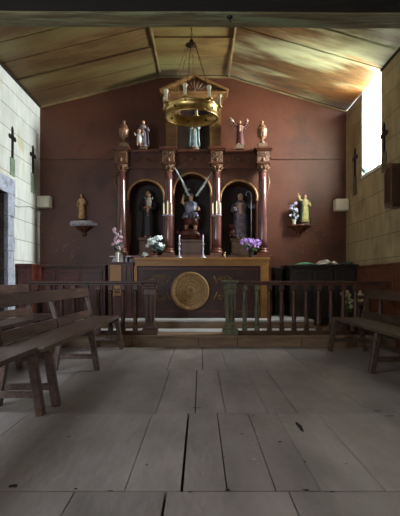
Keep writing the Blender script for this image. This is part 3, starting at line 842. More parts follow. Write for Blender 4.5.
lathe(bm, [(.13, hz+.38), (.115, hz+.42), (.112, hz+.46), (.13, hz+.54), (.11, hz+.60), (.05, hz+.63)], n=18, sy=.98)
for k in range(12):
    a = 2*PI*k/12; tube(bm, [(.115*math.cos(a), .105*math.sin(a), hz+.40), (.155*math.cos(a), .14*math.sin(a), hz+.29)], [.03, .030], 6)
for q in (-1, 1): ell(bm, (q*.115, 0, hz+.575), (.045, .05, .04), 8, 6)
ell(bm, (0, .01, hz+.735), (.058, .062, .05), 10, 6)
obj('armour', bm, 'armour', K)
bm = B()   # red kilt and cloak
lathe(bm, [(.17, hz+.16), (.15, hz+.27), (.11, hz+.40)], n=18, sy=.9); tube(bm, [(.12, .05, hz+.55), (.18, .08, hz+.35), (.16, .06, hz+.15)], [.03, .05, .03], 8)
obj('cloth_skirt', bm, 'robered', K)
def Lk(px, py, Y=YC_-.1): p = P(px, py, Y); return Vector((p.x-c_+.01, Y-YC_, p.z-zt))
a, b_ = Lk(175, 168, 9.03), Lk(187.5, 190.5, 9.20)
bm = B(); d = (a-b_); tube(bm, [b_, b_+d*.15, a-d*.08, a], [.019, .021, .017, .008], 6, flat=.7); tube(bm, [b_+Vector((-.05, 0, -.03)), b_+Vector((.05, 0, .03))], .009, 6); obj('sword', bm, 'petalwhite', K)
bm = B()
for q, tip, root in ((1, Lk(212, 172.5, 9.04), Lk(196, 196, 9.24)), (-1, Lk(181, 178, 9.06), Lk(189, 196, 9.24))):
    d = tip-root; n_ = Vector((-d.z, 0, d.x)).normalized()*q
    tube(bm, [root, root+d*.3, root+d*.75, tip], [.018, .022, .018, .012], 8, flat=.8)
    for k in range(6):
        s_ = root+d*(.15+.12*k); tube(bm, [s_, s_-n_*(.02)-d*.06, s_-n_*.03-d*.12], [.010, .010, .004], 6, flat=.4)
obj('wings', bm, 'petalwhite', K)
# right niche
zt, c_ = pedestal('statue_pedestal', 'low grey-brown pedestal under the bearded figure in the right niche', 230, 250, 239, YN, 'statuebase', d=.30)
t, bz = statue('bishop_statue', 'dark robed saint statue holding a curved staff in the right niche', (c_+.01, YN, zt), .88, 'robegrey', w=.15, arms=((-1, 'bent'), (1, 'out')), cloak='robeblack', seed=4, hair='robewhite')
bm = B(); q0 = (.20, -.16, 0.01); pts = [(.19, -.17, .0), (.19, -.17, .5), (.19, -.17, .84)]+[(.19-.05+.05*math.cos(a), -.17, .84+.055*math.sin(a)) for a in [PI*.15*k for k in range(1, 9)]]
tube(bm, pts, .008, 6); obj('crozier', bm, 'silver', t)
bm = B(); ell(bm, (-.17, -.05, .11), (.06, .08, .09), 10, 8); ell(bm, (-.18, -.12, .22), (.045, .05, .045), 10, 7); ell(bm, (-.18, -.165, .21), (.02, .03, .018), 8, 5)
for q in (-1, 1): tube(bm, [(-.18+q*.03, -.09, .12), (-.18+q*.035, -.12, .01)], [.02, .016], 6); ell(bm, (-.18+q*.035, -.11, .26), (.012, .008, .02), 6, 4)
obj('small_animal', bm, 'beast', t)

# top tier
ztp = ztop+.32+.001
def topz(Y): return ztp
Yt = 9.05
def urn(px, label):
    t = thing('urn', label, 'urn', ((px-VX)*Yt/FPX, Yt, ztp))
    bm = B(); box(bm, -.085, .085, -.085, .085, 0, .10, 0, .006); obj('urn_base', bm, 'statuebase', t)
    bm = B(); lathe(bm, [(.05, .10), (.055, .12), (.025, .16), (.022, .18), (.05, .21), (.085, .27), (.10, .34), (.098, .38), (.07, .40), (.075, .42)], n=18); 
    for k in range(10):
        a = 2*PI*k/10; ell(bm, (.075*math.cos(a), .075*math.sin(a), .265), (.014, .014, .05), 6, 5)
    obj('bowl', bm, 'urn', t)
    bm = B(); lathe(bm, [(.078, .42), (.06, .445), (.03, .47), (.018, .485), (.03, .50), (.034, .515), (.018, .54), (0, .55)], n=16); obj('lid', bm, 'urn', t)
urn(124, 'bronze lidded urn on the left end of the altarpiece cornice')
urn(262, 'bronze lidded urn on the right end of the altarpiece cornice')
t, bz = statue('saint_statue', 'grey-brown saint statue with white cloth on the altarpiece cornice, upper left', ((143.5-VX)*9.08/FPX, 9.08, ztp), .50, 'robegrey', w=.09, arms=((-1, 'down'), (1, 'bent')), cloak='robeblack', seed=5, base=(.10, .05, 'sq'))
mini_child(t, (-.07, -.09, .10), .26, 'child_figure')
t, bz = statue('virgin_statue', 'pale blue robed statue in the top niche beneath the hanging chandelier', ((194.5-VX)*9.12/FPX, 9.12, ztp), .62, 'robeblue', w=.085, arms=((-1, 'hold'), (1, 'hold')), cloak='robeblue', seed=6, base=(.10, .04, 'round'), hair='robeblue')
t, bz = statue('angel_statue', 'dark red angel statue with raised arms on the altarpiece cornice, upper right', ((240-VX)*9.08/FPX, 9.08, ztp), .46, 'robered', w=.08, arms=((-1, 'up'), (1, 'up')), seed=7, base=(.12, .09, 'sq'))
bm = B()
for q in (-1, 1):
    tube(bm, [(q*.03, .05, .40), (q*.12, .06, .50), (q*.17, .05, .58)], [.03, .04, .01], 8, flat=.35)
    for k in range(4): tube(bm, [(q*(.05+.03*k), .055, .42+.035*k), (q*(.09+.03*k), .055, .36+.035*k)], [.014, .004], 5, flat=.4)
obj('wings', bm, 'robewhite', t)
bm = B(); tube(bm, [(-.12, -.06, .50), (-.19, -.08, .58)], [.007, .012], 6); obj('trumpet', bm, 'robewhite', t)

# ------------------------------------------------------------------ wall brackets with statues
def bracket(px, py, label, Y0=YB, w=.27, mt='shelfgrey', mt2='retabledk', h=.09):
    c = P(px, py, YB-.15); t = thing('wall_shelf', label, 'shelf', (c.x, YB-.001, c.z))
    bm = B(); lathe(bm, [(0, 0), (w, 0), (w*1.02, -.02), (w*.97, -h), (0, -h)], n=24, a0=-PI, a1=0, sy=.85)
    for k in range(17):
        a = -PI*(k+.5)/17; ell(bm, (w*.99*math.cos(a), w*.84*math.sin(a), -h*.55), (.017, .017, h*.42), 6, 5)
    box(bm, -w, w, -.01, 0, -h, 0)
    obj('shelf_top', bm, mt, t)
    bm = B(); lathe(bm, [(w*.7, -h-.001), (w*.55, -h-.05), (w*.25, -h-.10), (w*.16, -h-.13), (w*.2, -h-.16), (w*.12, -h-.20), (0, -h-.21)], n=18, a0=-PI, a1=0, sy=.8)
    obj('corbel', bm, mt2, t)
    return c
c = bracket(82.5, 221, 'grey scalloped half-round shelf on the back wall left of the altarpiece')
t, bz = statue('draped_saint_statue', 'small cream and gold draped statue on the grey scalloped wall shelf', (c.x-.02, YB-.13, c.z+.001), .50, 'robecream', w=.068, arms=((-1, 'down'), (1, 'hold')), cloak=None, seed=8, base=(.085, .035, 'round'), basemat='niche')
c = bracket(300.5, 224.5, 'dark brown corbel shelf on the back wall right of the altarpiece', w=.23, mt='retable', h=.035)
t, bz = statue('guardian_statue', 'yellow robed statue with teal cloak on the dark shelf beside lilac flowers', (c.x+.10, YB-.12, c.z+.001), .55, 'robeyellow', w=.085, arms=((-1, 'up'), (1, 'bent')), cloak='robeteal', seed=9, base=(.10, .04, 'round'))

def flowers(name, label, loc, r, hh, vase_h, petal, leafm='leaf', n=18, seed=1, vase='glass', spread=(1, .8, 1), vr=.05, br=.028, cz=None):
    rnd = random.Random(seed)
    t = thing(name, label, 'flowers', loc)
    bm = B(); lathe(bm, [(0, 0), (vr*.8, 0), (vr*.9, .01), (vr*.75, vase_h*.3), (vr, vase_h*.75), (vr*1.1, vase_h), (vr*.95, vase_h), (vr*.8, vase_h*.75), (0, vase_h*.3)], n=16); obj('vase', bm, vase, t)
    cz = cz or vase_h+hh*.5
    pts = []
    for k in range(n):
        a = k*2.399; q = math.sqrt((k+.5)/n); zq = rnd.uniform(-1, 1)
        pts.append(Vector((r*spread[0]*q*math.cos(a), r*spread[1]*q*math.sin(a), cz+hh*.5*spread[2]*zq*math.sqrt(max(0.05, 1-q*q*.7)))))
    bm = B()
    for p in pts:
        tube(bm, [(p.x*.15, p.y*.15, vase_h*.6), (p.x*.5, p.y*.5, (vase_h+p.z)/2), p*.98], .003, 4)
    for k in range(n*2):
        p = rnd.choice(pts)*rnd.uniform(.6, 1.02); p.z = max(p.z, vase_h)
        R = Matrix.Rotation(rnd.uniform(0, 6), 3, 'Z') @ Matrix.Rotation(rnd.uniform(-1, 1), 3, 'X')
        ell(bm, (p.x, p.y+.01, p.z-.02), (.035, .01, .014), 6, 4, rot=R)
    obj('foliage', bm, leafm, t)
    base = None
    for p in pts:
        if base is None:
            bm = B()
            for k in range(5):
                a = 2*PI*k/5; R = Matrix.Rotation(a, 3, 'Y')
                ell(bm, (br*.55*math.cos(a), -.004, br*.55*math.sin(a)), (br*.55, br*.25, br*.42), 6, 4, rot=Matrix.Rotation(-a, 3, 'Y'))
            ell(bm, (0, -br*.2, 0), (br*.25, br*.2, br*.25), 6, 4)
            base = obj('blossom', bm, petal, t); o = base
        else:
            o = base.copy(); COL.objects.link(o); o.parent = t
        o.location = p; o.rotation_euler = (rnd.uniform(-.5, .5), rnd.uniform(-3, 3), rnd.uniform(-.7, .7)); s_ = rnd.uniform(.75, 1.2); o.scale = (s_, s_, s_)
    return t
flowers('flower_vase', 'tall bunch of white and lilac flowers on the dark wall shelf', (c.x-.12, YB-.12, c.z+.001), .085, .34, .10, 'petallilac', n=26, seed=3, vase='porcelain', br=.03, vr=.04)
# flowers on the predella / altar
zA = P(0, 257.6, 8.4).z+.0005     # altar top
Yv = 8.72
def on_altar(px): return ((px-VX)*Yv/FPX, Yv, zA)
zA = .32+ZZ(257.6)+.001
flowers('flower_vase', 'white flower bouquet in a glass vase on the altar, left of centre', on_altar(155), .16, .26, .15, 'petalwhite', 'leafblue', n=22, seed=5, br=.04, vr=.05)
flowers('flower_vase', 'purple flower bouquet in a dark vase on the altar, right side', on_altar(251), .19, .22, .16, 'petalpurple', 'leaf', n=26, seed=6, vase='iron', br=.04, vr=.055)
zcab = .32+Zc(262)+.001
flowers('flower_vase', 'upright pink flower spray in a thin cream vase on the side cabinet', ((117.5-VX)*8.5/FPX, 8.5, zcab), .085, .44, .20, 'petalpink', 'leaf', n=30, seed=7, vase='porcelain', br=.03, vr=.03, cz=.42)
flowers('flower_vase', 'small low pot of white flowers beside the big white bouquet', on_altar(145), .05, .05, .05, 'petalwhite', 'leafblue', n=7, seed=8, br=.026, vr=.03, vase='porcelain')
def candlestick(px, label, h=.42):
    t = thing('candlestick', label, 'candlestick', on_altar(px), group='silver candlesticks on the altar')
    bm = B(); lathe(bm, [(0, 0), (.062, 0), (.064, .012), (.04, .03), (.016, .05), (.022, .07), (.012, .09), (.014, .15), (.02, .17), (.011, .19), (.011, .24), (.034, .262), (.034, .27), (0, .27)], n=16); obj('stem', bm, 'silver', t)
    bm = B(); lathe(bm, [(0, .2705), (.011, .2705), (.011, h), (.003, h+.006), (.002, h+.02)], n=10); obj('candle', bm, 'petallilac', t)
candlestick(179.3, 'slim silver candlestick with candle left of the central pedestal')
candlestick(203, 'slim silver candlestick with candle right of the central pedestal')
t = thing('glass_tumbler', 'clear glass tumbler on the altar near the purple bouquet', 'glass', on_altar(224.5))
bm = B(); lathe(bm, [(0, 0), (.035, 0), (.04, .14), (.036, .14), (.031, .01), (0, .01)], n=18); obj('cup', bm, 'glass', t)
bm = B(); lathe(bm, [(0, .011), (.028, .011), (.028, .06), (0, .06)], n=12); obj('wax', bm, 'candle', t)
# sconces on the inner columns
def sconce(px, label):
    x = (px-VX)*8.8/FPX; c = P(px, 216, 8.8)
    t = thing('candle_sconce', label, 'sconce', (c.x, 8.905, c.z))
    bm = B(); tube(bm, [(0, .012, -.02), (0, -.04, -.05), (0, -.10, -.03), (0, -.10, -.01)], .009, 6); obj('arm', bm, 'brass', t)
    bm = B(); lathe(bm, [(0, -.012), (.06, -.006), (.095, .008), (.098, .012), (.06, 0), (0, -.004)], (0, -.10, 0), 18); obj('drip_plate', bm, 'petallilac', t)
    for dx, hh in ((-.07, .16), (0, .20), (.07, .17)):
        bm = B(); lathe(bm, [(0, 0), (.011, .0), (.012, .04), (.02, .05), (.013, .055), (.013, .055+hh), (.004, .065+hh), (.002, .08+hh)], (dx, -.10, .006), 10); obj('candle', bm, 'candle', t)
sconce(167.5, 'silver three candle sconce on the left inner column')
sconce(216.5, 'silver three candle sconce on the right inner column')

# ------------------------------------------------------------------ chandelier
Yc = 7.0; cc = P(191.5, 108, Yc); zr = 3.34
CH = thing('chandelier', 'round brass ring chandelier with candles hanging in front of the altarpiece', 'chandelier', (cc.x, Yc, ZT-.001))
z0 = zr-ZT
R_ = .375
bm = B(); lathe(bm, [(R_-.006, z0), (R_+.012, z0-.004), (R_+.014, z0+.012), (R_+.002, z0+.02), (R_+.002, z0+.135), (R_+.016, z0+.143), (R_+.016, z0+.158), (R_-.006, z0+.16), (R_-.008, z0)], n=56, cap=False)
ring = obj('ring', bm, 'brass', CH)
for k in range(8):
    a = 2*PI*(k+.2)/8
    bm = B()
    for j in range(5):
        b2 = 2*PI*j/5; p = Vector((math.cos(a), math.sin(a), 0)); s2 = Vector((-math.sin(a), math.cos(a), 0))
        for side in (R_+.006, R_-.011): ell(bm, p*side+s2*.014*math.cos(b2)+Vector((0, 0, z0+.078+.014*math.sin(b2))), (.008, .008, .008), 6, 4)
    obj('rosette', bm, 'brassdk', CH)
for k, deg in enumerate([0, -52, -102, -152, 165, 120, 80, 40]):
    a = math.radians(deg); p = Vector((math.cos(a)*(R_+.03), math.sin(a)*(R_+.03), z0+.16))
    q = Vector((math.cos(a)*R_, math.sin(a)*R_, z0+.12))
    bm = B(); tube(bm, [q, p+Vector((0, 0, -.03)), p], [.01, .01, .012], 6); lathe(bm, [(0, 0), (.042, .004), (.046, .016), (.026, .014), (.022, .03), (.026, .034), (0, .034)], p, 12); br_ = obj('candle_holder', bm, 'brass', CH)
    bm = B(); lathe(bm, [(0, .035), (.022, .035), (.022, .145), (.030, .150), (.034, .18), (.02, .197), (0, .20)], p, 12); obj('candle', bm, 'candle', br_)
hubz = 4.41-ZT
bm = B(); lathe(bm, [(0, hubz-.05), (.02, hubz-.04), (.03, hubz-.015), (.085, hubz-.01), (.09, hubz+.005), (.03, hubz+.015), (.02, hubz+.04), (.035, hubz+.06), (.012, hubz+.09), (0, hubz+.09)], n=16); obj('hub', bm, 'brassdk', CH)
def chain(bm, a, b_, step=.032, r=.0035):
    a, b_ = Vector(a), Vector(b_); d = b_-a; n = int(d.length/step); u = d.normalized()
    s1 = u.cross(Vector((.3, 1, .2))).normalized(); s2 = u.cross(s1)
    for i in range(n):
        c = a+d*((i+.5)/n); s_ = s1 if i % 2 else s2
        pts = [c+u*step*.62*math.cos(t)+s_*step*.24*math.sin(t) for t in [2*PI*k/6 for k in range(7)]]
        tube(bm, pts, r, 4, cap=False)
bm = B(); chain(bm, (0, 0, hubz+.08), (0, 0, -.03), .05, .005); obj('suspension_chain', bm, 'brassdk', CH)
for k in range(6):
    a = 2*PI*(k+.35)/6; bm = B(); chain(bm, (.07*math.cos(a), .07*math.sin(a), hubz-.01), (R_*math.cos(a), R_*math.sin(a), z0+.155), .045, .0022); obj('chain', bm, 'brassdk', CH)
bm = B(); lathe(bm, [(0, -.03), (.03, -.028), (.05, 0), (0, 0)], n=14); obj('ceiling_rose', bm, 'brassdk', CH)

# ------------------------------------------------------------------ altar rails
def baluster(bm, x, z0, z1):
    h = z1-z0; w = .036
    box(bm, x-w, x+w, -w, w, z0, z0+.08, 0, .004); box(bm, x-w, x+w, -w, w, z1-.07, z1, 0, .004)
    lathe(bm, [(.026, z0+.08), (.036, z0+.10), (.028, z0+.13), (.040, z0+h*.38), (.037, z0+h*.5), (.027, z0+h*.78), (.035, z1-.10), (.026, z1-.07)], (x, 0, 0), 12)
def rail(px0, px1, side, mt, newel_px, newel_mat, label, greens=()):
    Y = 7.2; x0, x1 = (px0-VX)*Y/FPX, (px1-VX)*Y/FPX; zb = .171
    t = thing('altar_rail', label, 'railing', (0, Y, zb))
    bm = B(); box(bm, x0, x1, -.05, .05, .76, .80, 0, .010); box(bm, x0, x1, -.03, .03, .735, .76, 0, .004); obj('handrail', bm, mt, t)
    bm = B(); box(bm, x0, x1, -.045, .045, 0, .055, 0, .006); obj('bottom_rail', bm, mt, t)
    xn = (newel_px-VX)*Y/FPX; bm = B()
    box(bm, xn-.115, xn+.115, -.115, .115, 0, .08, 0, .006); box(bm, xn-.095, xn+.095, -.095, .095, .08, .12, 0, .012)
    r4 = [(.085, .12), (.062, .17), (.075, .40), (.085, .60), (.075, .68)]
    # square tapering post with fluted faces
    prev = None
    for w, z_ in r4:
        ring_ = [bm.verts.new((xn+sx*w, sy*w, z_)) for sx, sy in ((-1, -1), (1, -1), (1, 1), (-1, 1))]
        if prev:
            for k in range(4): bm.faces.new((prev[k], prev[(k+1) % 4], ring_[(k+1) % 4], ring_[k]))
        prev = ring_
    bm.faces.new(prev)
    for dx in (-.03, .03): box(bm, xn+dx-.012, xn+dx+.012, -.098, -.06, .20, .60, 0, .004)
    box(bm, xn-.10, xn+.10, -.10, .10, .68, .72, 0, .010); box(bm, xn-.085, xn+.085, -.085, .085, .72, .77, 0, .010); box(bm, xn-.125, xn+.125, -.125, .125, .77, .81, 0, .010)
    obj('newel_post', bm, newel_mat, t)
    sp = .185; x = xn-.22 if side < 0 else xn+.22; k = 0
    while (x > x0+.04 if side < 0 else x < x1-.04):
        bm = B(); baluster(bm, x, .056, .734); obj('baluster', bm, 'railgreen' if (side > 0 and k < 2) else mt, t)
        x += side*sp; k += 1
rail(29, 143, -1, 'rail', 150, 'rail', 'dark brown altar rail with turned balusters and newel post, left side')
rail(238, 393, 1, 'rail', 230, 'railgreen', 'dark altar rail with worn green newel post, right side')

# ------------------------------------------------------------------ chests against the back wall
def chest(name, label, x0, x1, Y0, Y1, zt, mt, mtop, zb=.171, n=3):
    c = (x0+x1)/2; t = thing(name, label, 'cabinet', (c, Y0, zb)); h = zt-zb; d = Y1-Y0; w = (x1-x0)/2
    bm = B(); box(bm, -w+.02, w-.02, .02, d, .06, h-.04); box(bm, -w, w, 0, d, 0, .06, 0, .005); obj('carcass', bm, mt, t)
    bm = B(); box(bm, -w-.015, w+.0, -.03, d, h-.04+.001, h, 0, .008); box(bm, -w+.0, w-.01, -.005, d, h-.065, h-.041, 0, .004); obj('lid', bm, mtop, t)
    for k in range(n):
        a = -w+.05+(2*w-.1)*k/n; b_ = -w+.05+(2*w-.1)*(k+1)/n; zk = h-.09
        bm = B(); box(bm, a+.015, b_-.015, .0, .0195, .10, zk, 0, .006)
        for q in ((a+.04, b_-.04, .13, .16), (a+.04, b_-.04, zk-.05, zk-.03), (a+.04, a+.065, .16, zk-.05), (b_-.065, b_-.04, .16, zk-.05)):
            box(bm, q[0], q[1], -.012, .0, q[2], q[3], 0, .003)
        dr = obj('door_panel', bm, mt, t)
        bm = B(); ell(bm, (b_-.03, -.012, h*.55), .012, 8, 6); obj('knob', bm, 'brassdk', dr)
    return t
chest('vestment_chest', 'long red-brown chest with overhanging lid against the back wall, left side', (30-VX)*8.9/FPX, (106-VX)*8.9/FPX, 8.9, YB-.001, 1.27, 'redwood', 'rail')
chest('vestment_chest', 'tall near-black chest under green cloth against the back wall, right side', 1.62, XR-.03, 8.75, YB-.035, 1.27, 'darkwood', 'darkwood')
chest('low_cupboard', 'narrow dark cupboard between the altar and the near-black chest', 1.42, 1.59, 9.15, YB-.035, 1.235, 'darkwood', 'darkwood', zb=.321, n=1)
# cloths on the right chest
def cloth(name, label, x0, x1, y0, y1, z, h, mt, seed, cat='cloth'):
    rnd = random.Random(seed); bm = B(); nx, ny = 22, 8; g = []
    for i in range(nx+1):
        for j in range(ny+1):
            u, v = i/nx, j/ny; e = min(1, 6*min(u, 1-u))*min(1, 4*min(v, 1-v)+.3)
            hh = h*e*(.55+.25*math.sin(u*11+seed+v*2)+.2*math.sin(v*7+u*5*seed))
            g.append(bm.verts.new((x0+(x1-x0)*u+.012*math.sin(v*9+seed), y0+(y1-y0)*v+.02*math.sin(u*9), z+max(.004, hh))))
    bot = []
    for i in range(nx):
        for j in range(ny):
            a = i*(ny+1)+j; f = bm.faces.new((g[a], g[a+ny+1], g[a+ny+2], g[a+1])); f.smooth = True
    o = obj(name, bm, mt); md = o.modifiers.new('s', 'SOLIDIFY'); md.thickness = .004; md.offset = 1
    o['label'] = label; o['category'] = cat
cloth('green_cloth', 'folded green cloth lying on the near-black chest', (297-VX)*8.8/FPX, (319-VX)*8.8/FPX, 8.8, 9.3, 1.271, .05, 'clothgreen', 2)
cloth('white_cloth', 'crumpled off-white cloth heaped on the near-black chest', (321-VX)*8.8/FPX, (340-VX)*8.8/FPX, 8.78, 9.3, 1.271, .10, 'clothwhite', 3)
cloth('folded_cloth', 'flat dark green cloth at the right end of the near-black chest', (343-VX)*8.8/FPX, 2.86, 8.8, 9.3, 1.271, .05, 'robeteal', 5)

# wall-side panelling (dado) at both walls
def dado(name, label, x, side, y0, y1, zt, mt, n, zb=.171):
    t = thing(name, label, 'panelling', (x, y0, zb)); h = zt-zb; d = .05*side
    xa, xb = sorted((0, d))
    bm = B(); box(bm, xa, xb, 0, y1-y0, 0, h-.03); obj('backing', bm, mt, t)
    xa, xb = sorted((0, d*1.5)); bm = B(); box(bm, xa, xb, 0, y1-y0, h-.029, h, 0, .006); obj('capping', bm, mt, t)
    for k in range(n):
        a = (y1-y0)*k/n+.04; b_ = (y1-y0)*(k+1)/n-.04; xa, xb = sorted((d*1.01, d*1.4)); bm = B(); box(bm, xa, xb, a, b_, .1, h-.1, 0, .008); obj('raised_panel', bm, mt, t)
dado('wall_panelling', 'orange-brown wooden panelling on the lower right wall behind the altar rail', XR-.001, -1, 7.08, 8.74, 1.24, 'wains', 3)
dado('wall_panelling', 'orange-brown wooden panelling on the right wall beside the long bench, before the step', XR-.001, -1, 4.4, 7.04, 1.24, 'wains', 4, .001)
t = chest('wall_cupboard', 'small red-brown cupboard against the bright left wall', XL+.02, XL+.30, 8.32, 8.85, 1.27, 'redwood', 'redwood', n=1)

# ------------------------------------------------------------------ wall crosses, boxes, shrine
def wall_cross(x, side, Yc_, ztop_, zcb, zpb, pl, label, grp):
    """crucifix with a plaque under it on a side wall; face points to +side x"""
    t = thing('wall_cross', label, 'cross', (x, Yc_, zpb), 0, grp)
    d = .02*side
    def bx(y0, y1, z0, z1, k, th=1, bev=.003):
        xa, xb = sorted((0.001*side, d*th)); box(k, xa, xb, y0, y1, z0, z1, 0, bev)
    bm = B(); bx(-.035, .035, zcb-zpb-.01, ztop_-zpb, bm)
    hz_ = ztop_-zpb-.15; bx(-.12, -.0351, hz_-.035, hz_+.035, bm); bx(.0351, .12, hz_-.035, hz_+.035, bm)
    for (yy, z_) in ((0, ztop_-zpb), (-.12, hz_), (.12, hz_)): ell(bm, (d*.5, yy, z_), (.01, .042, .042), 8, 6)
    obj('cross_arms', bm, 'iron', t)
    bm = B(); bx(-.10, .10, 0, zcb-zpb-.012, bm, .8); obj('plaque', bm, pl, t)
YL1 = 3.2*FPX/(200-12.0); YL2 = 3.2*FPX/(200-32.5)
wz = lambda py, Y: H+(VY-py)*Y/FPX
wall_cross(XL, 1, YL1, wz(129, YL1), wz(157.5, YL1), wz(176, YL1), 'plaque', 'black cross with green plaque on left wall, above the stone doorway', None)
wall_cross(XL, 1, YL2, wz(147.5, YL2), wz(173, YL2), wz(193, YL2), 'plaque', 'black cross with green plaque on left wall, next to the back corner', None)
YR1 = 2.92*FPX/(355.5-200); YR2 = 2.92*FPX/(384.5-200)
wall_cross(XR, -1, YR1, wz(150, YR1), wz(176, YR1), wz(195, YR1), 'plaqueR', 'dark cross and plaque on right wall, between window and back corner', None)
wall_cross(XR, -1, YR2, wz(125, YR2), wz(152, YR2), wz(172, YR2), 'plaqueR', 'dark cross and plaque on right wall, just above the wooden shrine box', None)
# speaker boxes in the corners
def speaker(xc, z, label, rz):
    t = thing('wall_speaker', label, 'speaker', (xc, YB-.14, z), rz)
    bm = B(); box(bm, -.13, .13, -.10, .10, 0, .23, 0, .02); obj('casing', bm, 'plastic', t)
    bm = B(); box(bm, -.11, .11, -.106, -.1005, .02, .21, 0, .002); 
    obj('grille', bm, 'plastic', t)
    bm = B(); box(bm, -.03, .03, .1005, .138, .08, .15); obj('wall_mount', bm, 'iron', t)
speaker(P(44.5, 0, 9.45).x, P(0, 208, 9.45).z, 'cream box loudspeaker in the back left corner, on the wall', 0)
speaker(P(341, 0, 9.45).x, P(0, 211, 9.45).z, 'cream box loudspeaker in the back right corner, on the wall', 0)
bm = B()
pts = []
for px, py in ((13, 204), (18, 207), (24, 206.5), (30, 206.5), (35, 209), (37.5, 211)):
    Y = 3.19*FPX/(200-px); pts.append((XL+.012, Y, wz(py, Y)))
tube(bm, pts, .006, 6); o = obj('electric_cable', bm, 'cable'); o['label'] = 'thin grey cable running along the left wall to the loudspeaker'; o['category'] = 'cable'
# shrine box, half round top, on right wall
Ys = 2.85*FPX/(388-200); 
t = thing('wall_shrine', 'varnished wooden box with arched glass front on the right wall edge', 'box', (XR-.001, 7.02, wz(208, 7.02)))
hS = wz(163, 7.02)-wz(208, 7.02)
def arch_prism(bm, y0, y1, z0, zs, xa, xb, mi=0, n=12, ins=0):
    r = (y1-y0)/2; c_ = (y0+y1)/2
    pr = [(y0, z0+.05), (y0+.05, z0), (y1-.05, z0), (y1, z0+.05)]+[(c_+r*math.cos(PI*k/n), zs+r*.8*math.sin(PI*k/n)) for k in range(n+1)]
    a = [bm.verts.new((xa, y, z_)) for y, z_ in pr]; b_ = [bm.verts.new((xb, y, z_)) for y, z_ in pr]
    bm.faces.new(a).material_index = mi; bm.faces.new(b_[::-1]).material_index = mi
    for i in range(len(a)): bm.faces.new((a[i], a[(i+1) % len(a)], b_[(i+1) % len(a)], b_[i])).material_index = mi
bm = B(); arch_prism(bm, -.17, .17, 0, hS-.14, -.16, 0); obj('case', bm, 'shrine', t)
bm = B(); arch_prism(bm, -.12, .12, .06, hS-.16, -.166, -.161); obj('glass_front', bm, 'darkwood', t)
bm = B(); tube(bm, [(-.172, -.13+.13*(1-math.cos(a)), hS-.16+.10*math.sin(a)) for a in [PI*k/10 for k in range(11)]], .007, 6)
tube(bm, [(-.172, -.13, .07), (-.172, -.13, hS-.16)], .007, 6); tube(bm, [(-.172, .13, .07), (-.172, .13, hS-.16)], .007, 6); tube(bm, [(-.172, -.13, .07), (-.172, .13, .07)], .007, 6)
obj('rim', bm, 'ochre', t)
bm = B(); lathe(bm, [(0, .012), (.012, .012), (.012, .02), (0, .02)], (-.08, -.0, -.012-.01), 8); obj('foot_knob', bm, 'shrine', t)
# small sprig on the window sill
t = thing('sill_sprig', 'small green creeper sprig on the right wall window sill', 'plant', (XR+.03, 8.60, WO[2]+.001))
bm = B()
for k in range(9):
    a = random.uniform(0, 6); l = random.uniform(.05, .16); p = Vector((-.02+l*.4*math.cos(a), -.05-random.uniform(0, .1), l))
    tube(bm, [(0, -.03, 0), p*.5, p], .003, 4); 
    for j in range(3): ell(bm, p*(1-.25*j), (.022, .012, .014), 6, 4, rot=Matrix.Rotation(random.uniform(0, 3), 3, 'Y'))
obj('leaves', bm, 'leafblue', t)

# ------------------------------------------------------------------ benches
def bench(name, label, loc, length, sgn, legs, mt='bench', seat_w=.36, rz=0, seat_z=.47, back_z=.87, stretcher=False, back_len=None):
    """local frame: far end at y=0, runs to -length; seat front edge at x=0; back on the -sgn side (sgn=+1: sitters face +x)"""
    t = thing(name, label, 'bench', loc, rz)
    sx = -sgn
    bk = sx*seat_w
    def X2(a, b_): return sorted((a, b_))
    bm = B(); a, b_ = X2(0, bk); box(bm, a, b_, -length, 0, seat_z-.035, seat_z, 0, .006); obj('seat', bm, mt, t)
    bm = B(); beam(bm, (bk+sx*.035, -length+.02, seat_z+.048), (bk+sx*.035, -.02, seat_z+.048), .025, .10, up=(sx*.12, 0, 1), bev=.004); obj('lower_back_board', bm, mt, t)
    bm = B(); beam(bm, (bk+sx*.095, -length-.0, back_z-.06), (bk+sx*.095, 0.0, back_z-.06), .028, .12, up=(sx*.15, 0, 1), bev=.006); obj('back_rail', bm, mt, t)
    for ly in legs:
        bm = B(); z1 = seat_z-.036
        beam(bm, (sx*-.05, -ly, 0.0), (sx*.02, -ly, z1), .06, .065, up=(0, 1, 0), bev=.005)
        obj('leg', bm, mt, t)
        bm = B(); beam(bm, (bk+sx*.05, -ly, 0.0), (bk-sx*.02, -ly, z1), .06, .065, up=(0, 1, 0), bev=.005); obj('leg', bm, mt, t)
        bm = B(); beam(bm, (sx*-.02, -ly, .15), (bk+sx*.03, -ly, .15), .035, .05, up=(0, 0, 1), bev=.004)
        obj('crossbar', bm, mt, t)
        bm = B(); a, b_ = X2(sx*.01, bk); box(bm, a, b_, -ly-.025, -ly+.025, z1-.06, z1-.0005, 0, .003); obj('seat_bearer', bm, mt, t)
        bm = B(); beam(bm, (bk+sx*.015, -ly, seat_z-.03), (bk+sx*.115, -ly, back_z-.03), .05, .035, up=(0, 1, 0), bev=.004); obj('back_post', bm, mt, t)
    if stretcher:
        bm = B(); beam(bm, (bk+sx*.02, -legs[0], .17), (bk+sx*.02, -legs[-1], .17), .05, .035, bev=.004); obj('stretcher', bm, mt, t)
    return t
# left row
bench('church_bench', 'long brown wooden church bench with back, far one of the front left row', (-1.165, 6.93, 0), 3.35, 1, [.10, 1.72, 3.2])
bench('church_bench', 'nearest brown church bench cut by the left edge of the view', (-1.20, 3.55, 0), 2.9, 1, [.08, 1.5, 2.8], seat_z=.485)
bench('church_bench', 'brown church bench behind the front left row, nearer the left wall', (-2.06, 6.95, 0), 3.1, 1, [.10, 1.6, 3.0], seat_z=.50, back_z=.92, seat_w=.34)
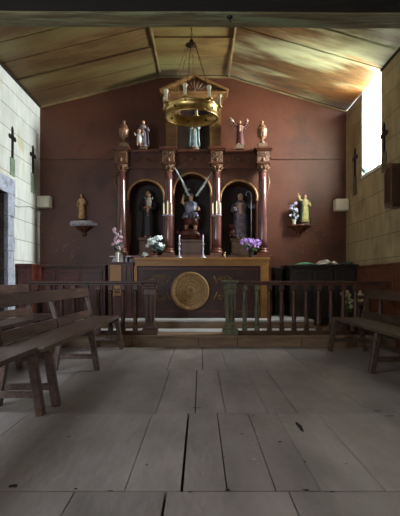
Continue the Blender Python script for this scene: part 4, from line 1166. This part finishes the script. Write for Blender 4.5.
# right row
bench('church_bench', 'long dark church bench with back along the right side', (1.85, 6.72, 0), 3.6, -1, [.08, 1.68, 3.3], 'benchR', seat_w=.38, stretcher=True, back_z=.85, seat_z=.465)

# dried flowers behind the right rail
t = flowers('floor_flower_vase', 'tall vase of cream dried flowers standing behind the right rail', (P(347, 0, 7.62).x, 7.62, .1715), .08, .42, .30, 'petalcream', 'leaf', n=22, seed=12, vase='darkwood', vr=.06, br=.035)
t = flowers('floor_flower_vase', 'smaller vase of cream flowers behind the right bench back', (P(359, 0, 7.5).x, 7.5, .1715), .07, .26, .42, 'petalcream', 'leaf', n=10, seed=13, vase='darkwood', vr=.055, br=.03)

for o in COL.objects:
    g = {'church_bench': 'wooden church benches', 'wall_cross': 'crosses on the side walls', 'urn': 'urns on the altarpiece cornice',
         'candle_sconce': 'sconces on the inner columns', 'wall_speaker': 'loudspeakers in the back corners', 'altar_rail': 'altar rails',
         'statue_pedestal': 'pedestals in the niches'}.get(o.name.split('.')[0])
    if g and o.parent is None: o['group'] = g

# ------------------------------------------------------------------ light
W = bpy.data.worlds.new('World'); S.world = W; W.use_nodes = True
nt = W.node_tree; bg = nt.nodes['Background']
sky = nt.nodes.new('ShaderNodeTexSky'); sky.sky_type = 'HOSEK_WILKIE'; sky.turbidity = 6; sky.sun_direction = (.6, .3, .7)
mxx = nt.nodes.new('ShaderNodeMix'); mxx.data_type = 'RGBA'; mxx.inputs[0].default_value = .9; mxx.inputs[7].default_value = (.92, .97, 1, 1)
nt.links.new(sky.outputs[0], mxx.inputs[6]); nt.links.new(mxx.outputs[2], bg.inputs[0]); bg.inputs[1].default_value = 3.0

def area(name, loc, target, size, sy, power, col):
    l = bpy.data.lights.new(name, 'AREA'); l.shape = 'RECTANGLE'; l.size = size; l.size_y = sy; l.energy = power; l.color = col
    o = bpy.data.objects.new(name, l); COL.objects.link(o); o.location = loc
    o.rotation_euler = (Vector(target)-Vector(loc)).to_track_quat('-Z', 'Y').to_euler(); return o
# daylight through the tall window, then lamps added inside the room
area('window_daylight', (XR+.75, 8.1, 3.9), (XL, 7.4, 1.9), .9, 1.5, 520, (.90, .96, 1))
area('rear_left_cool_fill', (XL+.25, 1.6, 2.0), (.0, 5.2, 0.0), 1.5, 1.6, 120, (.76, .87, 1))  # cool lamp added inside the room, standing in for daylight from behind left
area('rear_fill', (.2, -2.2, 2.6), (0.3, 7, 2.2), 2.6, 1.8, 34, (1, .93, .85))

cam = bpy.data.cameras.new('Camera'); co = bpy.data.objects.new('Camera', cam); COL.objects.link(co)
co.location = (0, 0, H); co.rotation_euler = (PI/2, 0, 0)
cam.sensor_fit = 'HORIZONTAL'; cam.sensor_width = 36; cam.lens = 36*FPX/400; cam.shift_x = 0; cam.shift_y = (VY-258)/400
cam.clip_start = .05
S.camera = co
S.view_settings.view_transform = 'Standard'; S.view_settings.look = 'None'; S.view_settings.exposure = 0.5
